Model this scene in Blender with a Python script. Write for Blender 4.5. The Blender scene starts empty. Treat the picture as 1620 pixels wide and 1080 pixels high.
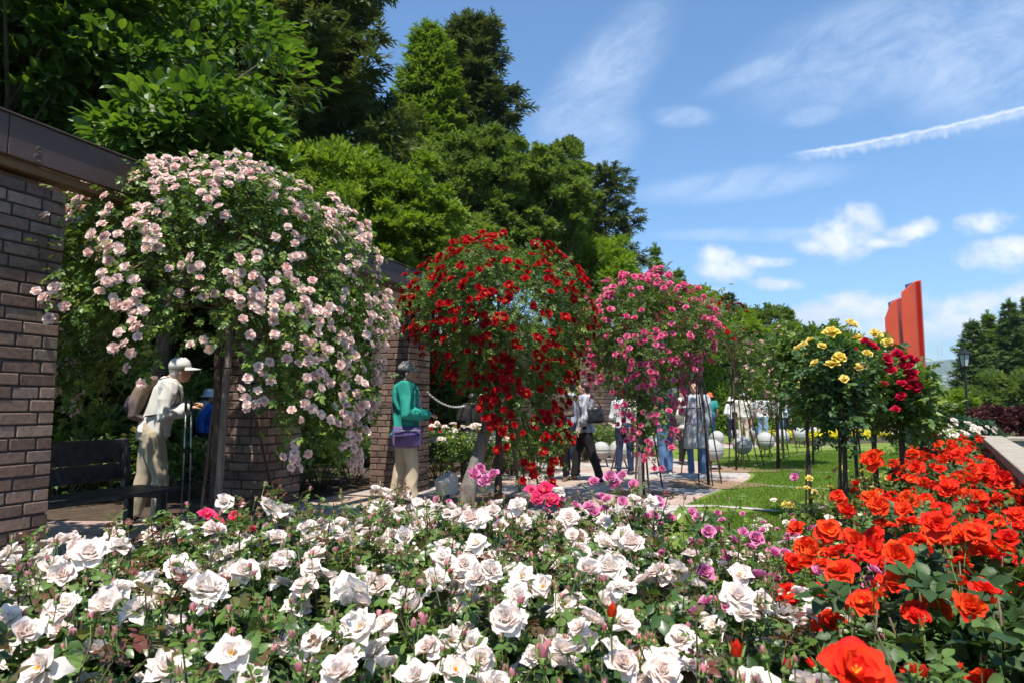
import bpy, math, random
import numpy as np
from mathutils import Vector, Matrix, noise

# ------------------------------------------------------------------ camera, sky, sun, exposure
SC = bpy.context.scene
COL = SC.collection
FPX, PITCH, CAMZ = 1080.0, math.atan(100 / 1080.0), 1.2
cd = bpy.data.cameras.new('camera'); cam = bpy.data.objects.new('camera', cd); COL.objects.link(cam)
cd.sensor_width = 36; cd.lens = 24; cd.clip_start = .05; cd.clip_end = 20000
cam.location = (0, 0, CAMZ); cam.rotation_euler = (math.pi / 2 + PITCH, 0, 0)
cd.dof.use_dof = True; cd.dof.focus_distance = 3.2; cd.dof.aperture_fstop = 6.3
SC.camera = cam
SUN_EL, SUN_AZ = math.radians(66), math.radians(187)      # azimuth measured from +Y towards +X: behind the camera
SC.view_settings.view_transform = 'Standard'; SC.view_settings.look = 'None'
SC.view_settings.gamma = 1; SC.view_settings.exposure = 0.88
SC.render.engine = 'CYCLES'
SC.cycles.max_bounces = 6; SC.cycles.diffuse_bounces = 4; SC.cycles.glossy_bounces = 2
SC.cycles.transmission_bounces = 3; SC.cycles.volume_bounces = 0; SC.cycles.use_denoising = True
SC.cycles.sample_clamp_indirect = 4; SC.cycles.caustics_reflective = False; SC.cycles.caustics_refractive = False
sd = bpy.data.lights.new('sun', 'SUN'); sd.energy = 4.1; sd.angle = math.radians(.53); sd.color = (1, .94, .84)
sun = bpy.data.objects.new('sun', sd); COL.objects.link(sun)
sdir = Vector((math.sin(SUN_AZ) * math.cos(SUN_EL), math.cos(SUN_AZ) * math.cos(SUN_EL), math.sin(SUN_EL)))
sun.rotation_euler = sdir.to_track_quat('Z', 'Y').to_euler()

def ray(px, py):
    x = (px - 810) / FPX; y = (540 - py) / FPX
    return Vector((x, math.cos(PITCH) - y * math.sin(PITCH), math.sin(PITCH) + y * math.cos(PITCH)))
def at(px, py, Y):
    d = ray(px, py); return Vector((0, 0, CAMZ)) + d * (Y / d.y)
def gz(px, py, z=0.0):
    d = ray(px, py); return Vector((0, 0, CAMZ)) + d * ((z - CAMZ) / d.z)
def uv(px, py):
    d = ray(px, py); return d.x / d.y, d.z / d.y

W = bpy.data.worlds.new('World'); SC.world = W; W.use_nodes = True
def make_world():
    nt = W.node_tree; N = nt.nodes; L = nt.links; N.clear()
    out = N.new('ShaderNodeOutputWorld'); bg = N.new('ShaderNodeBackground')
    sky = N.new('ShaderNodeTexSky'); sky.sky_type = 'NISHITA'; sky.sun_disc = False
    sky.sun_elevation = SUN_EL; sky.sun_rotation = SUN_AZ; sky.air_density = 1.15; sky.dust_density = .6; sky.ozone_density = 2.2
    sky.altitude = 200
    def m(op, a, b=None, c=None, clamp=False):
        n = N.new('ShaderNodeMath'); n.operation = op; n.use_clamp = clamp
        for i, v in enumerate((a, b, c)):
            if v is None: continue
            if isinstance(v, (int, float)): n.inputs[i].default_value = v
            else: L.new(v, n.inputs[i])
        return n.outputs[0]
    tc = N.new('ShaderNodeTexCoord'); sp = N.new('ShaderNodeSeparateXYZ'); L.new(tc.outputs['Generated'], sp.inputs[0])
    X, Yy, Z = sp.outputs
    yy = m('MAXIMUM', Yy, .02)
    U = m('DIVIDE', X, yy); V = m('DIVIDE', Z, yy)
    front = m('GREATER_THAN', Yy, .05)
    def noise_(sx, sy, scale, detail=7, rough=.6, ang=0, off=0.0, dist=0.0):
        cb = N.new('ShaderNodeCombineXYZ')
        c, s = math.cos(ang), math.sin(ang)
        u2 = m('ADD', m('MULTIPLY', U, c), m('MULTIPLY', V, s)); v2 = m('SUBTRACT', m('MULTIPLY', V, c), m('MULTIPLY', U, s))
        L.new(m('MULTIPLY', u2, sx), cb.inputs[0]); L.new(m('MULTIPLY', v2, sy), cb.inputs[1]); cb.inputs[2].default_value = off
        n = N.new('ShaderNodeTexNoise'); n.inputs['Scale'].default_value = scale; n.inputs['Detail'].default_value = detail
        n.inputs['Roughness'].default_value = rough; n.inputs['Distortion'].default_value = dist; L.new(cb.outputs[0], n.inputs['Vector'])
        return n.outputs['Fac']
    def smooth(x, a, b):
        n = N.new('ShaderNodeMapRange'); n.interpolation_type = 'SMOOTHSTEP'; n.inputs[1].default_value = a; n.inputs[2].default_value = b
        L.new(x, n.inputs[0]); return n.outputs[0]
    def blob(px, py, rx, ry, ang=0):
        u0, v0 = uv(px, py); c, s = math.cos(ang), math.sin(ang)
        du = m('SUBTRACT', U, u0); dv = m('SUBTRACT', V, v0)
        a = m('DIVIDE', m('ADD', m('MULTIPLY', du, c), m('MULTIPLY', dv, s)), rx / FPX)
        b = m('DIVIDE', m('SUBTRACT', m('MULTIPLY', dv, c), m('MULTIPLY', du, s)), ry / FPX)
        return m('SUBTRACT', 1.0, m('ADD', m('MULTIPLY', a, a), m('MULTIPLY', b, b)))
    def union(bl):
        r = bl[0]
        for b in bl[1:]: r = m('SMOOTH_MAX', r, b, .4)
        return r
    # cumulus banks
    cum = [blob(1330, 372, 72, 46), blob(1365, 345, 42, 30), blob(1285, 390, 34, 16), blob(1440, 368, 52, 20, .25), blob(1400, 385, 60, 12),
           blob(1150, 425, 62, 26), blob(1140, 405, 36, 22), blob(1205, 415, 60, 12), blob(1228, 450, 50, 13),
           blob(1570, 405, 75, 28), blob(1605, 392, 50, 25), blob(1560, 352, 62, 22, .15),
           blob(1370, 490, 130, 30, .08), blob(1290, 500, 80, 20), blob(1560, 480, 120, 26, .1), blob(1620, 470, 70, 25),
           blob(1450, 520, 260, 26), blob(1110, 462, 50, 12), blob(1340, 480, 45, 22), blob(1520, 505, 80, 24)]
    base = union(cum)
    nz = noise_(1, 1.25, 19, 11, .66, dist=.2)
    dens = m('ADD', base, m('MULTIPLY', m('SUBTRACT', nz, .50), 3.4))
    cmask = m('MULTIPLY', smooth(dens, -.15, 1.35), .93)
    # low bank of soft cloud near the horizon
    lowb = smooth(V, uv(810, 470)[1], uv(810, 600)[1])
    lown = smooth(noise_(1, 3.2, 7, 6, .55, off=3), .35, .7)
    lowm = m('MULTIPLY', m('MULTIPLY', lowb, lown), .75)
    # cirrus veils
    cir = union([blob(950, 130, 170, 62, .9), blob(1215, 105, 110, 20, .42), blob(1180, 290, 170, 26, .12), blob(1420, 70, 260, 90, .3),
                 blob(1285, 182, 50, 18, .2), blob(1080, 185, 50, 18, .0), blob(1560, 90, 220, 120), blob(930, 230, 90, 60, .6), blob(1240, 372, 190, 12)])
    cn = noise_(1, 2.2, 7, 9, .72, ang=.5, off=7, dist=.35)
    cirm = m('MULTIPLY', m('MULTIPLY', smooth(cir, -.7, 1.1), smooth(cn, .22, .85)), .55)
    # vapour trail
    (ua, va), (ub, vb) = uv(1243, 246), uv(1640, 166)
    tl = math.hypot(ub - ua, vb - va); cx, cy = (ub - ua) / tl, (vb - va) / tl
    du = m('SUBTRACT', U, ua); dv = m('SUBTRACT', V, va)
    along = m('ADD', m('MULTIPLY', du, cx), m('MULTIPLY', dv, cy))
    perp = m('SUBTRACT', m('MULTIPLY', dv, cx), m('MULTIPLY', du, cy))
    bow = m('MULTIPLY', m('SINE', m('MULTIPLY', along, math.pi / tl)), -.006)
    perp = m('SUBTRACT', perp, bow)
    tn = noise_(1, 1, 60, 5, .6, off=11); tn2 = noise_(1, .35, 95, 3, .6, ang=.2, off=13)
    perp = m('ADD', perp, m('MULTIPLY', m('SUBTRACT', tn, .5), .010))
    core = m('SUBTRACT', 1.0, m('DIVIDE', m('ABSOLUTE', perp), .0046))
    below = m('MULTIPLY', smooth(m('ADD', perp, m('MULTIPLY', tn2, .024)), -.006, .006), m('LESS_THAN', perp, .002))
    ends = m('MULTIPLY', smooth(along, -.005, .06), m('LESS_THAN', along, tl * 1.6))
    trail = m('MULTIPLY', m('MAXIMUM', m('MULTIPLY', smooth(core, 0, .9), .7), m('MULTIPLY', below, .35)), ends)
    trail = m('MULTIPLY', trail, m('ADD', .1, m('MULTIPLY', tn, 1.3)))
    trail = m('MINIMUM', trail, .9)
    def mix(fac, a, b):
        n = N.new('ShaderNodeMix'); n.data_type = 'RGBA'; L.new(m('MULTIPLY', fac, front, clamp=True), n.inputs[0])
        for i, v in ((6, a), (7, b)):
            if isinstance(v, tuple): n.inputs[i].default_value = (*v, 1)
            else: L.new(v, n.inputs[i])
        return n.outputs[2]
    hs = N.new('ShaderNodeHueSaturation'); hs.inputs['Saturation'].default_value = 1.0; hs.inputs['Value'].default_value = .98
    L.new(sky.outputs[0], hs.inputs['Color'])
    tint = N.new('ShaderNodeMix'); tint.data_type = 'RGBA'; tint.blend_type = 'MULTIPLY'; tint.inputs[0].default_value = 1; L.new(hs.outputs[0], tint.inputs[6]); tint.inputs[7].default_value = (.61, .89, 1.09, 1)
    c = mix(cirm, tint.outputs[2], (5.2, 6.0, 7.2))
    c = mix(lowm, c, (5.8, 6.5, 7.4))
    shade = smooth(m('ADD', dens, m('MULTIPLY', m('SUBTRACT', noise_(1, 1.25, 16, 9, .62, dist=.3, off=.12), nz), 5)), .2, 1.5)
    cc = mix(shade, (4.9, 5.4, 6.2), (6.7, 6.8, 6.9))
    c = mix(cmask, c, cc)
    c = mix(trail, c, (7.0, 7.2, 7.5))
    L.new(c, bg.inputs[0]); bg.inputs[1].default_value = .1
    L.new(bg.outputs[0], out.inputs[0])
make_world()

# ------------------------------------------------------------------ helpers
def tag(o, label=None, cat=None, group=None, kind=None):
    if label: o['label'] = label
    if cat: o['category'] = cat
    if group: o['group'] = group
    if kind: o['kind'] = kind
    return o
def empty(name, loc, label, cat, group=None, rz=0.0):
    o = bpy.data.objects.new(name, None); COL.objects.link(o); o.location = loc; o.rotation_euler = (0, 0, rz)
    o.empty_display_size = .1
    return tag(o, label, cat, group)
def link(name, me, parent=None, loc=(0, 0, 0)):
    o = bpy.data.objects.new(name, me); COL.objects.link(o); o.location = loc
    if parent is not None: o.parent = parent
    return o
class MB:
    """collects shapes; build() links them as ONE mesh object"""
    def __init__(s): s.V = []; s.lp = []; s.ct = []; s.mi = []; s.r = []; s.g = []; s.n = 0; s.smooth = False
    def add(s, V, F, mi=0, rnd=0.5, g=0.5):
        V = np.asarray(V, float).reshape(-1, 3); k = len(V)
        s.V.append(V)
        lp = np.fromiter((i for f in F for i in f), int); s.lp.append(lp + s.n)
        s.ct.append(np.fromiter((len(f) for f in F), int)); s.mi.append(np.full(len(F), mi) if np.isscalar(mi) else np.asarray(mi))
        s.r.append(np.full(k, rnd) if np.isscalar(rnd) else np.asarray(rnd)); s.g.append(np.full(k, g) if np.isscalar(g) else np.asarray(g))
        s.n += k; return s
    def template(s):
        return dict(V=np.concatenate(s.V), lp=np.concatenate(s.lp), ct=np.concatenate(s.ct), mi=np.concatenate(s.mi), r=np.concatenate(s.r), g=np.concatenate(s.g))
    def scatter(s, t, M, Lc, rnd=None, mi=None, keep_r=False):
        k = len(Lc); n = len(t['V'])
        if k == 0: return s
        V = np.einsum('kij,nj->kni', M, t['V']) + Lc[:, None, :]
        s.V.append(V.reshape(-1, 3))
        off = (np.arange(k) * n)[:, None]
        s.lp.append((t['lp'][None, :] + off).ravel() + s.n); s.ct.append(np.tile(t['ct'], k))
        s.mi.append(np.tile(t['mi'], k) if mi is None else np.full(len(t['ct']) * k, mi))
        if rnd is None: rnd = np.full(k, .5)
        rr = np.repeat(rnd, n)
        if keep_r: rr = rr * .6 + np.tile(t['r'], k) * .4
        s.r.append(rr); s.g.append(np.tile(t['g'], k)); s.n += n * k; return s
    def mesh(s, name, mats, smooth=None):
        me = bpy.data.meshes.new(name)
        V = np.concatenate(s.V); lp = np.concatenate(s.lp); ct = np.concatenate(s.ct); mi = np.concatenate(s.mi)
        me.vertices.add(len(V)); me.vertices.foreach_set('co', V.ravel().astype(np.float32))
        me.loops.add(len(lp)); me.loops.foreach_set('vertex_index', lp.astype(np.int32))
        me.polygons.add(len(ct)); st = np.concatenate([[0], np.cumsum(ct)[:-1]]).astype(np.int32)
        me.polygons.foreach_set('loop_start', st)
        me.polygons.foreach_set('material_index', mi.astype(np.int32))
        sm = s.smooth if smooth is None else smooth
        me.polygons.foreach_set('use_smooth', np.full(len(ct), bool(sm)))
        for nm, arr in (('rnd', s.r), ('g', s.g)):
            a = me.attributes.new(nm, 'FLOAT', 'POINT'); a.data.foreach_set('value', np.concatenate(arr).astype(np.float32))
        me.update(calc_edges=True)
        for m in (mats if isinstance(mats, (list, tuple)) else [mats]): me.materials.append(m)
        return me
    def build(s, name, mats, parent=None, loc=(0, 0, 0), smooth=None):
        return link(name, s.mesh(name, mats, smooth), parent, loc)
    def box(s, x0, x1, y0, y1, z0, z1, mi=0, b=0.0, rnd=.5):
        if b <= 0:
            V = [(x, y, z) for z in (z0, z1) for y in (y0, y1) for x in (x0, x1)]
            return s.add(V, [(0, 2, 3, 1), (4, 5, 7, 6), (0, 1, 5, 4), (2, 6, 7, 3), (0, 4, 6, 2), (1, 3, 7, 5)], mi, rnd)
        V = []                                                     # chamfered box
        for z in (0, 1):
            for y in (0, 1):
                for x in (0, 1):
                    X = (x0, x1)[x]; Y = (y0, y1)[y]; Z = (z0, z1)[z]
                    sx, sy, sz = (b, -b)[x], (b, -b)[y], (b, -b)[z]
                    V += [(X, Y + sy, Z + sz), (X + sx, Y, Z + sz), (X + sx, Y + sy, Z)]
        c = lambda x, y, z: (x + 2 * y + 4 * z) * 3
        F = []
        for x in (0, 1): q = [c(x, 0, 0), c(x, 1, 0), c(x, 1, 1), c(x, 0, 1)]; F.append(q if x else q[::-1])
        for y in (0, 1): q = [c(0, y, 0) + 1, c(1, y, 0) + 1, c(1, y, 1) + 1, c(0, y, 1) + 1]; F.append(q[::-1] if y else q)
        for z in (0, 1): q = [c(0, 0, z) + 2, c(1, 0, z) + 2, c(1, 1, z) + 2, c(0, 1, z) + 2]; F.append(q if z else q[::-1])
        for x in (0, 1):
            for y in (0, 1): F.append([c(x, y, 0), c(x, y, 0) + 1, c(x, y, 1) + 1, c(x, y, 1)])
        for x in (0, 1):
            for z in (0, 1): F.append([c(x, 0, z), c(x, 0, z) + 2, c(x, 1, z) + 2, c(x, 1, z)])
        for y in (0, 1):
            for z in (0, 1): F.append([c(0, y, z) + 1, c(0, y, z) + 2, c(1, y, z) + 2, c(1, y, z) + 1])
        for i in range(8): F.append([i * 3, i * 3 + 1, i * 3 + 2])
        return s.add(V, F, mi, rnd)
    def tube(s, P, Rr, seg=6, mi=0, cap=True, rnd=.5, g=.5, xax=None):
        """P points; Rr radii, each a number or (rx, ry)"""
        P = [Vector(p) for p in P]; V = []; F = []
        if not isinstance(Rr, (list, tuple)) or (len(Rr) != len(P)): Rr = [Rr] * len(P)
        prev = None
        for i, p in enumerate(P):
            d = (P[min(i + 1, len(P) - 1)] - P[max(i - 1, 0)])
            d = d.normalized() if d.length > 1e-9 else Vector((0, 0, 1))
            if xax is not None: x = Vector(xax)
            elif prev is not None: x = prev
            else: x = Vector((1, 0, 0)) if abs(d.x) < .8 else Vector((0, 1, 0))
            x = (x - d * x.dot(d)); x = x.normalized() if x.length > 1e-6 else d.orthogonal().normalized()
            prev = x; y = d.cross(x)
            ra, rb = Rr[i] if isinstance(Rr[i], (tuple, list)) else (Rr[i], Rr[i])
            for k in range(seg):
                a = 2 * math.pi * k / seg
                V.append(p + x * (ra * math.cos(a)) + y * (rb * math.sin(a)))
        for i in range(len(P) - 1):
            for k in range(seg):
                k2 = (k + 1) % seg
                F.append((i * seg + k, i * seg + k2, (i + 1) * seg + k2, (i + 1) * seg + k))
        if cap: F.append(tuple(range(seg))[::-1]); F.append(tuple(range((len(P) - 1) * seg, len(P) * seg)))
        return s.add([tuple(v) for v in V], F, mi, rnd, g)
    def ball(s, c, r, seg=12, rings=8, mi=0, M=None, rnd=.5):
        r = (r, r, r) if not isinstance(r, (tuple, list)) else r
        V = []; F = []
        for i in range(rings + 1):
            t = math.pi * i / rings
            for k in range(seg):
                a = 2 * math.pi * k / seg
                v = Vector((r[0] * math.sin(t) * math.cos(a), r[1] * math.sin(t) * math.sin(a), r[2] * math.cos(t)))
                if M is not None: v = M @ v
                V.append(tuple(v + Vector(c)))
        V2 = [V[0]] + V[seg:-seg] + [V[-1]]; nr = rings - 1
        for k in range(seg): F.append((0, 1 + k, 1 + (k + 1) % seg))
        for i in range(nr - 1):
            for k in range(seg): F.append((1 + i * seg + k, 1 + (i + 1) * seg + k, 1 + (i + 1) * seg + (k + 1) % seg, 1 + i * seg + (k + 1) % seg))
        l = len(V2) - 1
        for k in range(seg): F.append((l, 1 + (nr - 1) * seg + (k + 1) % seg, 1 + (nr - 1) * seg + k))
        return s.add(V2, F, mi, rnd)
    def lathe(s, prof, seg=24, mi=0, c=(0, 0, 0), rnd=.5):
        V = [(c[0] + r * math.cos(2 * math.pi * k / seg), c[1] + r * math.sin(2 * math.pi * k / seg), c[2] + z) for r, z in prof for k in range(seg)]
        F = [(i * seg + k, i * seg + (k + 1) % seg, (i + 1) * seg + (k + 1) % seg, (i + 1) * seg + k) for i in range(len(prof) - 1) for k in range(seg)]
        F.append(tuple(range(seg))[::-1]); F.append(tuple(range((len(prof) - 1) * seg, len(prof) * seg)))
        return s.add(V, F, mi, rnd)
    def poly(s, pts, z0, z1=None, mi=0):
        """flat polygon sheet, or prism when z1 given"""
        n = len(pts)
        a = sum(pts[i][0] * pts[(i + 1) % n][1] - pts[(i + 1) % n][0] * pts[i][1] for i in range(n))
        if a < 0: pts = pts[::-1]
        if z1 is None: return s.add([(p[0], p[1], z0) for p in pts], [tuple(range(n))], mi)
        V = [(p[0], p[1], z0) for p in pts] + [(p[0], p[1], z1) for p in pts]
        return s.add(V, [tuple(range(n))[::-1], tuple(range(n, 2 * n))] + [(i, (i + 1) % n, n + (i + 1) % n, n + i) for i in range(n)], mi)

def unit(a): return a / np.maximum(np.linalg.norm(a, axis=-1, keepdims=True), 1e-9)
def frames(D, Nn, size):
    """rotation+scale matrices: local y along D, local z near Nn"""
    y = unit(D); x = unit(np.cross(y, Nn)); z = np.cross(x, y)
    M = np.stack([x, y, z], axis=-1)
    return M * np.asarray(size).reshape(-1, 1, 1)
def rsph(rng, n): return unit(rng.normal(size=(n, 3)))

# ------------------------------------------------------------------ materials
def new_mat(name):
    m = bpy.data.materials.new(name); m.use_nodes = True; nt = m.node_tree; nt.nodes.clear()
    out = nt.nodes.new('ShaderNodeOutputMaterial'); return m, nt, nt.nodes, nt.links, out
def ramp(N, stops, inter='LINEAR'):
    r = N.new('ShaderNodeValToRGB'); r.color_ramp.interpolation = inter; e = r.color_ramp.elements
    while len(e) < len(stops): e.new(.5)
    for i, (p, c) in enumerate(stops): e[i].position = p; e[i].color = (*c, 1)
    return r
def leaf_mat(name, stops, rough=.45, trans=.3, spec=.4, tcol=1.6):
    m, nt, N, L, out = new_mat(name)
    a = N.new('ShaderNodeAttribute'); a.attribute_name = 'rnd'
    r = ramp(N, stops); L.new(a.outputs['Fac'], r.inputs[0])
    p = N.new('ShaderNodeBsdfPrincipled'); L.new(r.outputs[0], p.inputs['Base Color']); p.inputs['Roughness'].default_value = rough
    p.inputs['Specular IOR Level'].default_value = spec
    t = N.new('ShaderNodeBsdfTranslucent')
    mx = N.new('ShaderNodeMix'); mx.data_type = 'RGBA'; mx.blend_type = 'MULTIPLY'; mx.inputs[0].default_value = 1
    L.new(r.outputs[0], mx.inputs[6]); mx.inputs[7].default_value = (1.65 * tcol / 1.6, 1.7 * tcol / 1.6, .7, 1); L.new(mx.outputs[2], t.inputs[0])
    ms = N.new('ShaderNodeMixShader'); ms.inputs[0].default_value = trans; L.new(p.outputs[0], ms.inputs[1]); L.new(t.outputs[0], ms.inputs[2])
    L.new(ms.outputs[0], out.inputs[0]); return m
def petal_mat(name, base, mid, tip, var=None, varamt=.5, trans=.3, rough=.7):
    """pigment runs from the petal's base to its edge; each bloom a little different"""
    m, nt, N, L, out = new_mat(name)
    a = N.new('ShaderNodeAttribute'); a.attribute_name = 'g'
    r = ramp(N, [(0, base), (.3, mid), (.8, mid), (1, tip)]); L.new(a.outputs['Fac'], r.inputs[0])
    oi = N.new('ShaderNodeObjectInfo'); a2 = N.new('ShaderNodeAttribute'); a2.attribute_name = 'rnd'
    ad = N.new('ShaderNodeMath'); ad.operation = 'ADD'; L.new(oi.outputs['Random'], ad.inputs[0]); L.new(a2.outputs['Fac'], ad.inputs[1])
    mr = N.new('ShaderNodeMapRange'); mr.inputs[1].default_value = .6; mr.inputs[2].default_value = 1.7; mr.inputs[3].default_value = 0; mr.inputs[4].default_value = varamt
    L.new(ad.outputs[0], mr.inputs[0])
    mx = N.new('ShaderNodeMix'); mx.data_type = 'RGBA'; L.new(mr.outputs[0], mx.inputs[0]); L.new(r.outputs[0], mx.inputs[6]); mx.inputs[7].default_value = (*(var or mid), 1)
    p = N.new('ShaderNodeBsdfPrincipled'); L.new(mx.outputs[2], p.inputs['Base Color']); p.inputs['Roughness'].default_value = rough
    p.inputs['Specular IOR Level'].default_value = .12
    t = N.new('ShaderNodeBsdfTranslucent'); L.new(mx.outputs[2], t.inputs[0])
    ms = N.new('ShaderNodeMixShader'); ms.inputs[0].default_value = trans; L.new(p.outputs[0], ms.inputs[1]); L.new(t.outputs[0], ms.inputs[2])
    L.new(ms.outputs[0], out.inputs[0]); return m
def mat(name, col, rough=.6, metal=0, c2=None, scale=8, detail=4, bump=0, bscale=None, stretch=(1, 1, 1), spec=.4, contrast=(.35, .65)):
    m, nt, N, L, out = new_mat(name)
    p = N.new('ShaderNodeBsdfPrincipled'); p.inputs['Roughness'].default_value = rough; p.inputs['Metallic'].default_value = metal
    p.inputs['Specular IOR Level'].default_value = spec; p.inputs['Base Color'].default_value = (*col, 1)
    tc = N.new('ShaderNodeTexCoord'); mp = N.new('ShaderNodeMapping'); mp.inputs['Scale'].default_value = stretch; L.new(tc.outputs['Object'], mp.inputs[0])
    if c2:
        n = N.new('ShaderNodeTexNoise'); n.inputs['Scale'].default_value = scale; n.inputs['Detail'].default_value = detail; n.inputs['Roughness'].default_value = .65
        L.new(mp.outputs[0], n.inputs[0]); r = ramp(N, [(contrast[0], col), (contrast[1], c2)]); L.new(n.outputs['Fac'], r.inputs[0]); L.new(r.outputs[0], p.inputs['Base Color'])
    if bump:
        n2 = N.new('ShaderNodeTexNoise'); n2.inputs['Scale'].default_value = bscale or scale * 3; n2.inputs['Detail'].default_value = 6; L.new(mp.outputs[0], n2.inputs[0])
        b = N.new('ShaderNodeBump'); b.inputs['Strength'].default_value = bump; b.inputs['Distance'].default_value = .02; L.new(n2.outputs['Fac'], b.inputs['Height']); L.new(b.outputs[0], p.inputs['Normal'])
    L.new(p.outputs[0], out.inputs[0]); return m

ROSE_LEAF = leaf_mat('rose_leaf', [(0, (.022, .048, .012)), (.4, (.055, .11, .022)), (.75, (.11, .18, .035)), (.93, (.10, .17, .03)), (.96, (.10, .055, .02)), (1, (.15, .04, .028))], .36, .2, .5)
CLIMB_LEAF = leaf_mat('climber_leaf', [(0, (.03, .06, .012)), (.45, (.075, .135, .022)), (.85, (.15, .225, .035)), (1, (.24, .29, .05))], .42, .28, .4)
DARK_LEAF = leaf_mat('dark_rose_leaf', [(0, (.02, .045, .014)), (.6, (.05, .10, .026)), (1, (.11, .18, .04))], .48, .2, .3)
BROAD_LEAF = leaf_mat('broad_leaf', [(0, (.022, .05, .010)), (.5, (.065, .125, .018)), (1, (.16, .24, .03))], .4, .38, .45)
ZELKOVA = leaf_mat('zelkova_leaf', [(0, (.045, .075, .02)), (.5, (.12, .18, .04)), (1, (.27, .33, .08))], .55, .4, .25)
CHERRY = leaf_mat('cherry_leaf', [(0, (.07, .12, .014)), (.5, (.16, .235, .026)), (1, (.27, .35, .045))], .5, .4, .3)
LIME = leaf_mat('lime_leaf', [(0, (.09, .15, .014)), (.5, (.18, .27, .022)), (1, (.30, .38, .04))], .5, .35, .3)
CEDAR = leaf_mat('cedar_needle', [(0, (.035, .055, .02)), (.5, (.08, .11, .034)), (1, (.17, .18, .055))], .6, .22, .3)
REDWOOD = leaf_mat('dawn_redwood_leaf', [(0, (.06, .11, .018)), (.5, (.14, .22, .03)), (1, (.23, .31, .045))], .6, .35, .2)
HEDGE = leaf_mat('hedge_leaf', [(0, (.07, .13, .014)), (.5, (.14, .23, .022)), (1, (.24, .33, .04))], .45, .25, .4)
BLUEGREEN = leaf_mat('juniper_leaf', [(0, (.02, .055, .03)), (.5, (.04, .10, .05)), (1, (.08, .16, .08))], .6, .15, .3)
MAPLE_RED = leaf_mat('red_maple_leaf', [(0, (.05, .014, .016)), (.5, (.10, .028, .028)), (1, (.17, .05, .045))], .5, .2, .3, .8)
GRASS = leaf_mat('grass_blade', [(0, (.07, .14, .015)), (.5, (.12, .21, .02)), (1, (.19, .28, .035))], .6, .3, .3)
BARK = mat('bark', (.07, .05, .038), .9, c2=(.16, .125, .095), scale=9, bump=.8, stretch=(1, 1, .25))
DARKBARK = mat('dark_bark', (.035, .026, .022), .9, c2=(.085, .06, .045), scale=9, bump=.8, stretch=(1, 1, .25))
GREYWOOD = mat('weathered_timber', (.10, .085, .075), .85, c2=(.2, .175, .155), scale=20, bump=.4, stretch=(1, 1, .12))
CANE = mat('green_cane', (.045, .07, .02), .5, c2=(.12, .06, .035), scale=14)
SEPAL = mat('sepal_green', (.10, .17, .035), .5, c2=(.20, .26, .06), scale=30)
IRON = mat('dark_iron_pole', (.035, .024, .024), .45, c2=(.075, .045, .04), scale=20, metal=.2)
STAMEN = mat('stamen_yellow', (.75, .42, .03), .6, c2=(.85, .55, .08), scale=200)
P_WHITE = petal_mat('white_petal', (.84, .68, .34), (.89, .83, .76), (.89, .79, .74), (.90, .66, .58), .45, .36)
P_BLUSH = petal_mat('blush_petal', (.88, .50, .26), (.89, .56, .51), (.91, .70, .65), (.91, .80, .73), .8, .4)
P_PINKBUD = petal_mat('pink_bud_petal', (.6, .5, .2), (.78, .33, .34), (.82, .50, .48), (.7, .12, .2), .6, .25)
P_RED = petal_mat('crimson_petal', (.36, .08, .01), (.42, .004, .010), (.52, .010, .014), (.26, .002, .010), .7, .3, .7)
P_MAG = petal_mat('magenta_petal', (.75, .35, .4), (.74, .06, .20), (.80, .19, .34), (.84, .32, .46), .9, .3)
P_MAUVE = petal_mat('mauve_petal', (.62, .14, .32), (.74, .20, .42), (.82, .42, .60), (.62, .12, .30), .7, .3)
P_HOT = petal_mat('hot_pink_petal', (.85, .7, .55), (.74, .02, .10), (.72, .04, .16), (.80, .16, .3), .6, .3)
P_ORANGE = petal_mat('orange_red_petal', (.88, .30, .02), (.79, .028, .012), (.75, .014, .018), (.90, .16, .015), .55, .32)
P_YELLOW = petal_mat('yellow_petal', (.75, .45, .02), (.80, .58, .06), (.82, .68, .20), (.85, .76, .40), .6, .35)
P_CRIM = petal_mat('cerise_petal', (.6, .1, .05), (.60, .008, .045), (.66, .02, .08), (.45, .004, .03), .7, .25)
P_PALE = petal_mat('pale_pink_petal', (.8, .6, .4), (.82, .55, .52), (.84, .70, .66), (.75, .35, .35), .8, .3)

# ------------------------------------------------------------------ leaf and bloom shapes
def leaf_tpl(w=.3, rows=(.18, .45, .74), prof=(.72, 1, .66), fold=.25, droop=.12):
    """one leaf, length 1 along y, folded along its midrib"""
    V = [(0, 0, 0)]; n = len(rows)
    for v, k in zip(rows, prof):
        z = -droop * v * v
        V += [(-w * k, v, z + fold * w * k), (0, v, z), (w * k, v, z + fold * w * k)]
    V.append((0, 1, -droop * 1.3)); t = len(V) - 1
    F = [(0, 2, 1), (0, 3, 2)]
    for i in range(n - 1):
        a = 1 + 3 * i; F += [(a, a + 1, a + 4, a + 3), (a + 1, a + 2, a + 5, a + 4)]
    a = 1 + 3 * (n - 1); F += [(a, a + 1, t), (a + 1, a + 2, t)]
    return MB().add(V, F).template()
LEAF_HI = leaf_tpl(.33)
LEAF_LO = leaf_tpl(.32, (.42,), (1,))
LEAF_BIG = leaf_tpl(.27, (.22, .5, .78), (.75, 1, .6), .3, .2)
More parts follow.
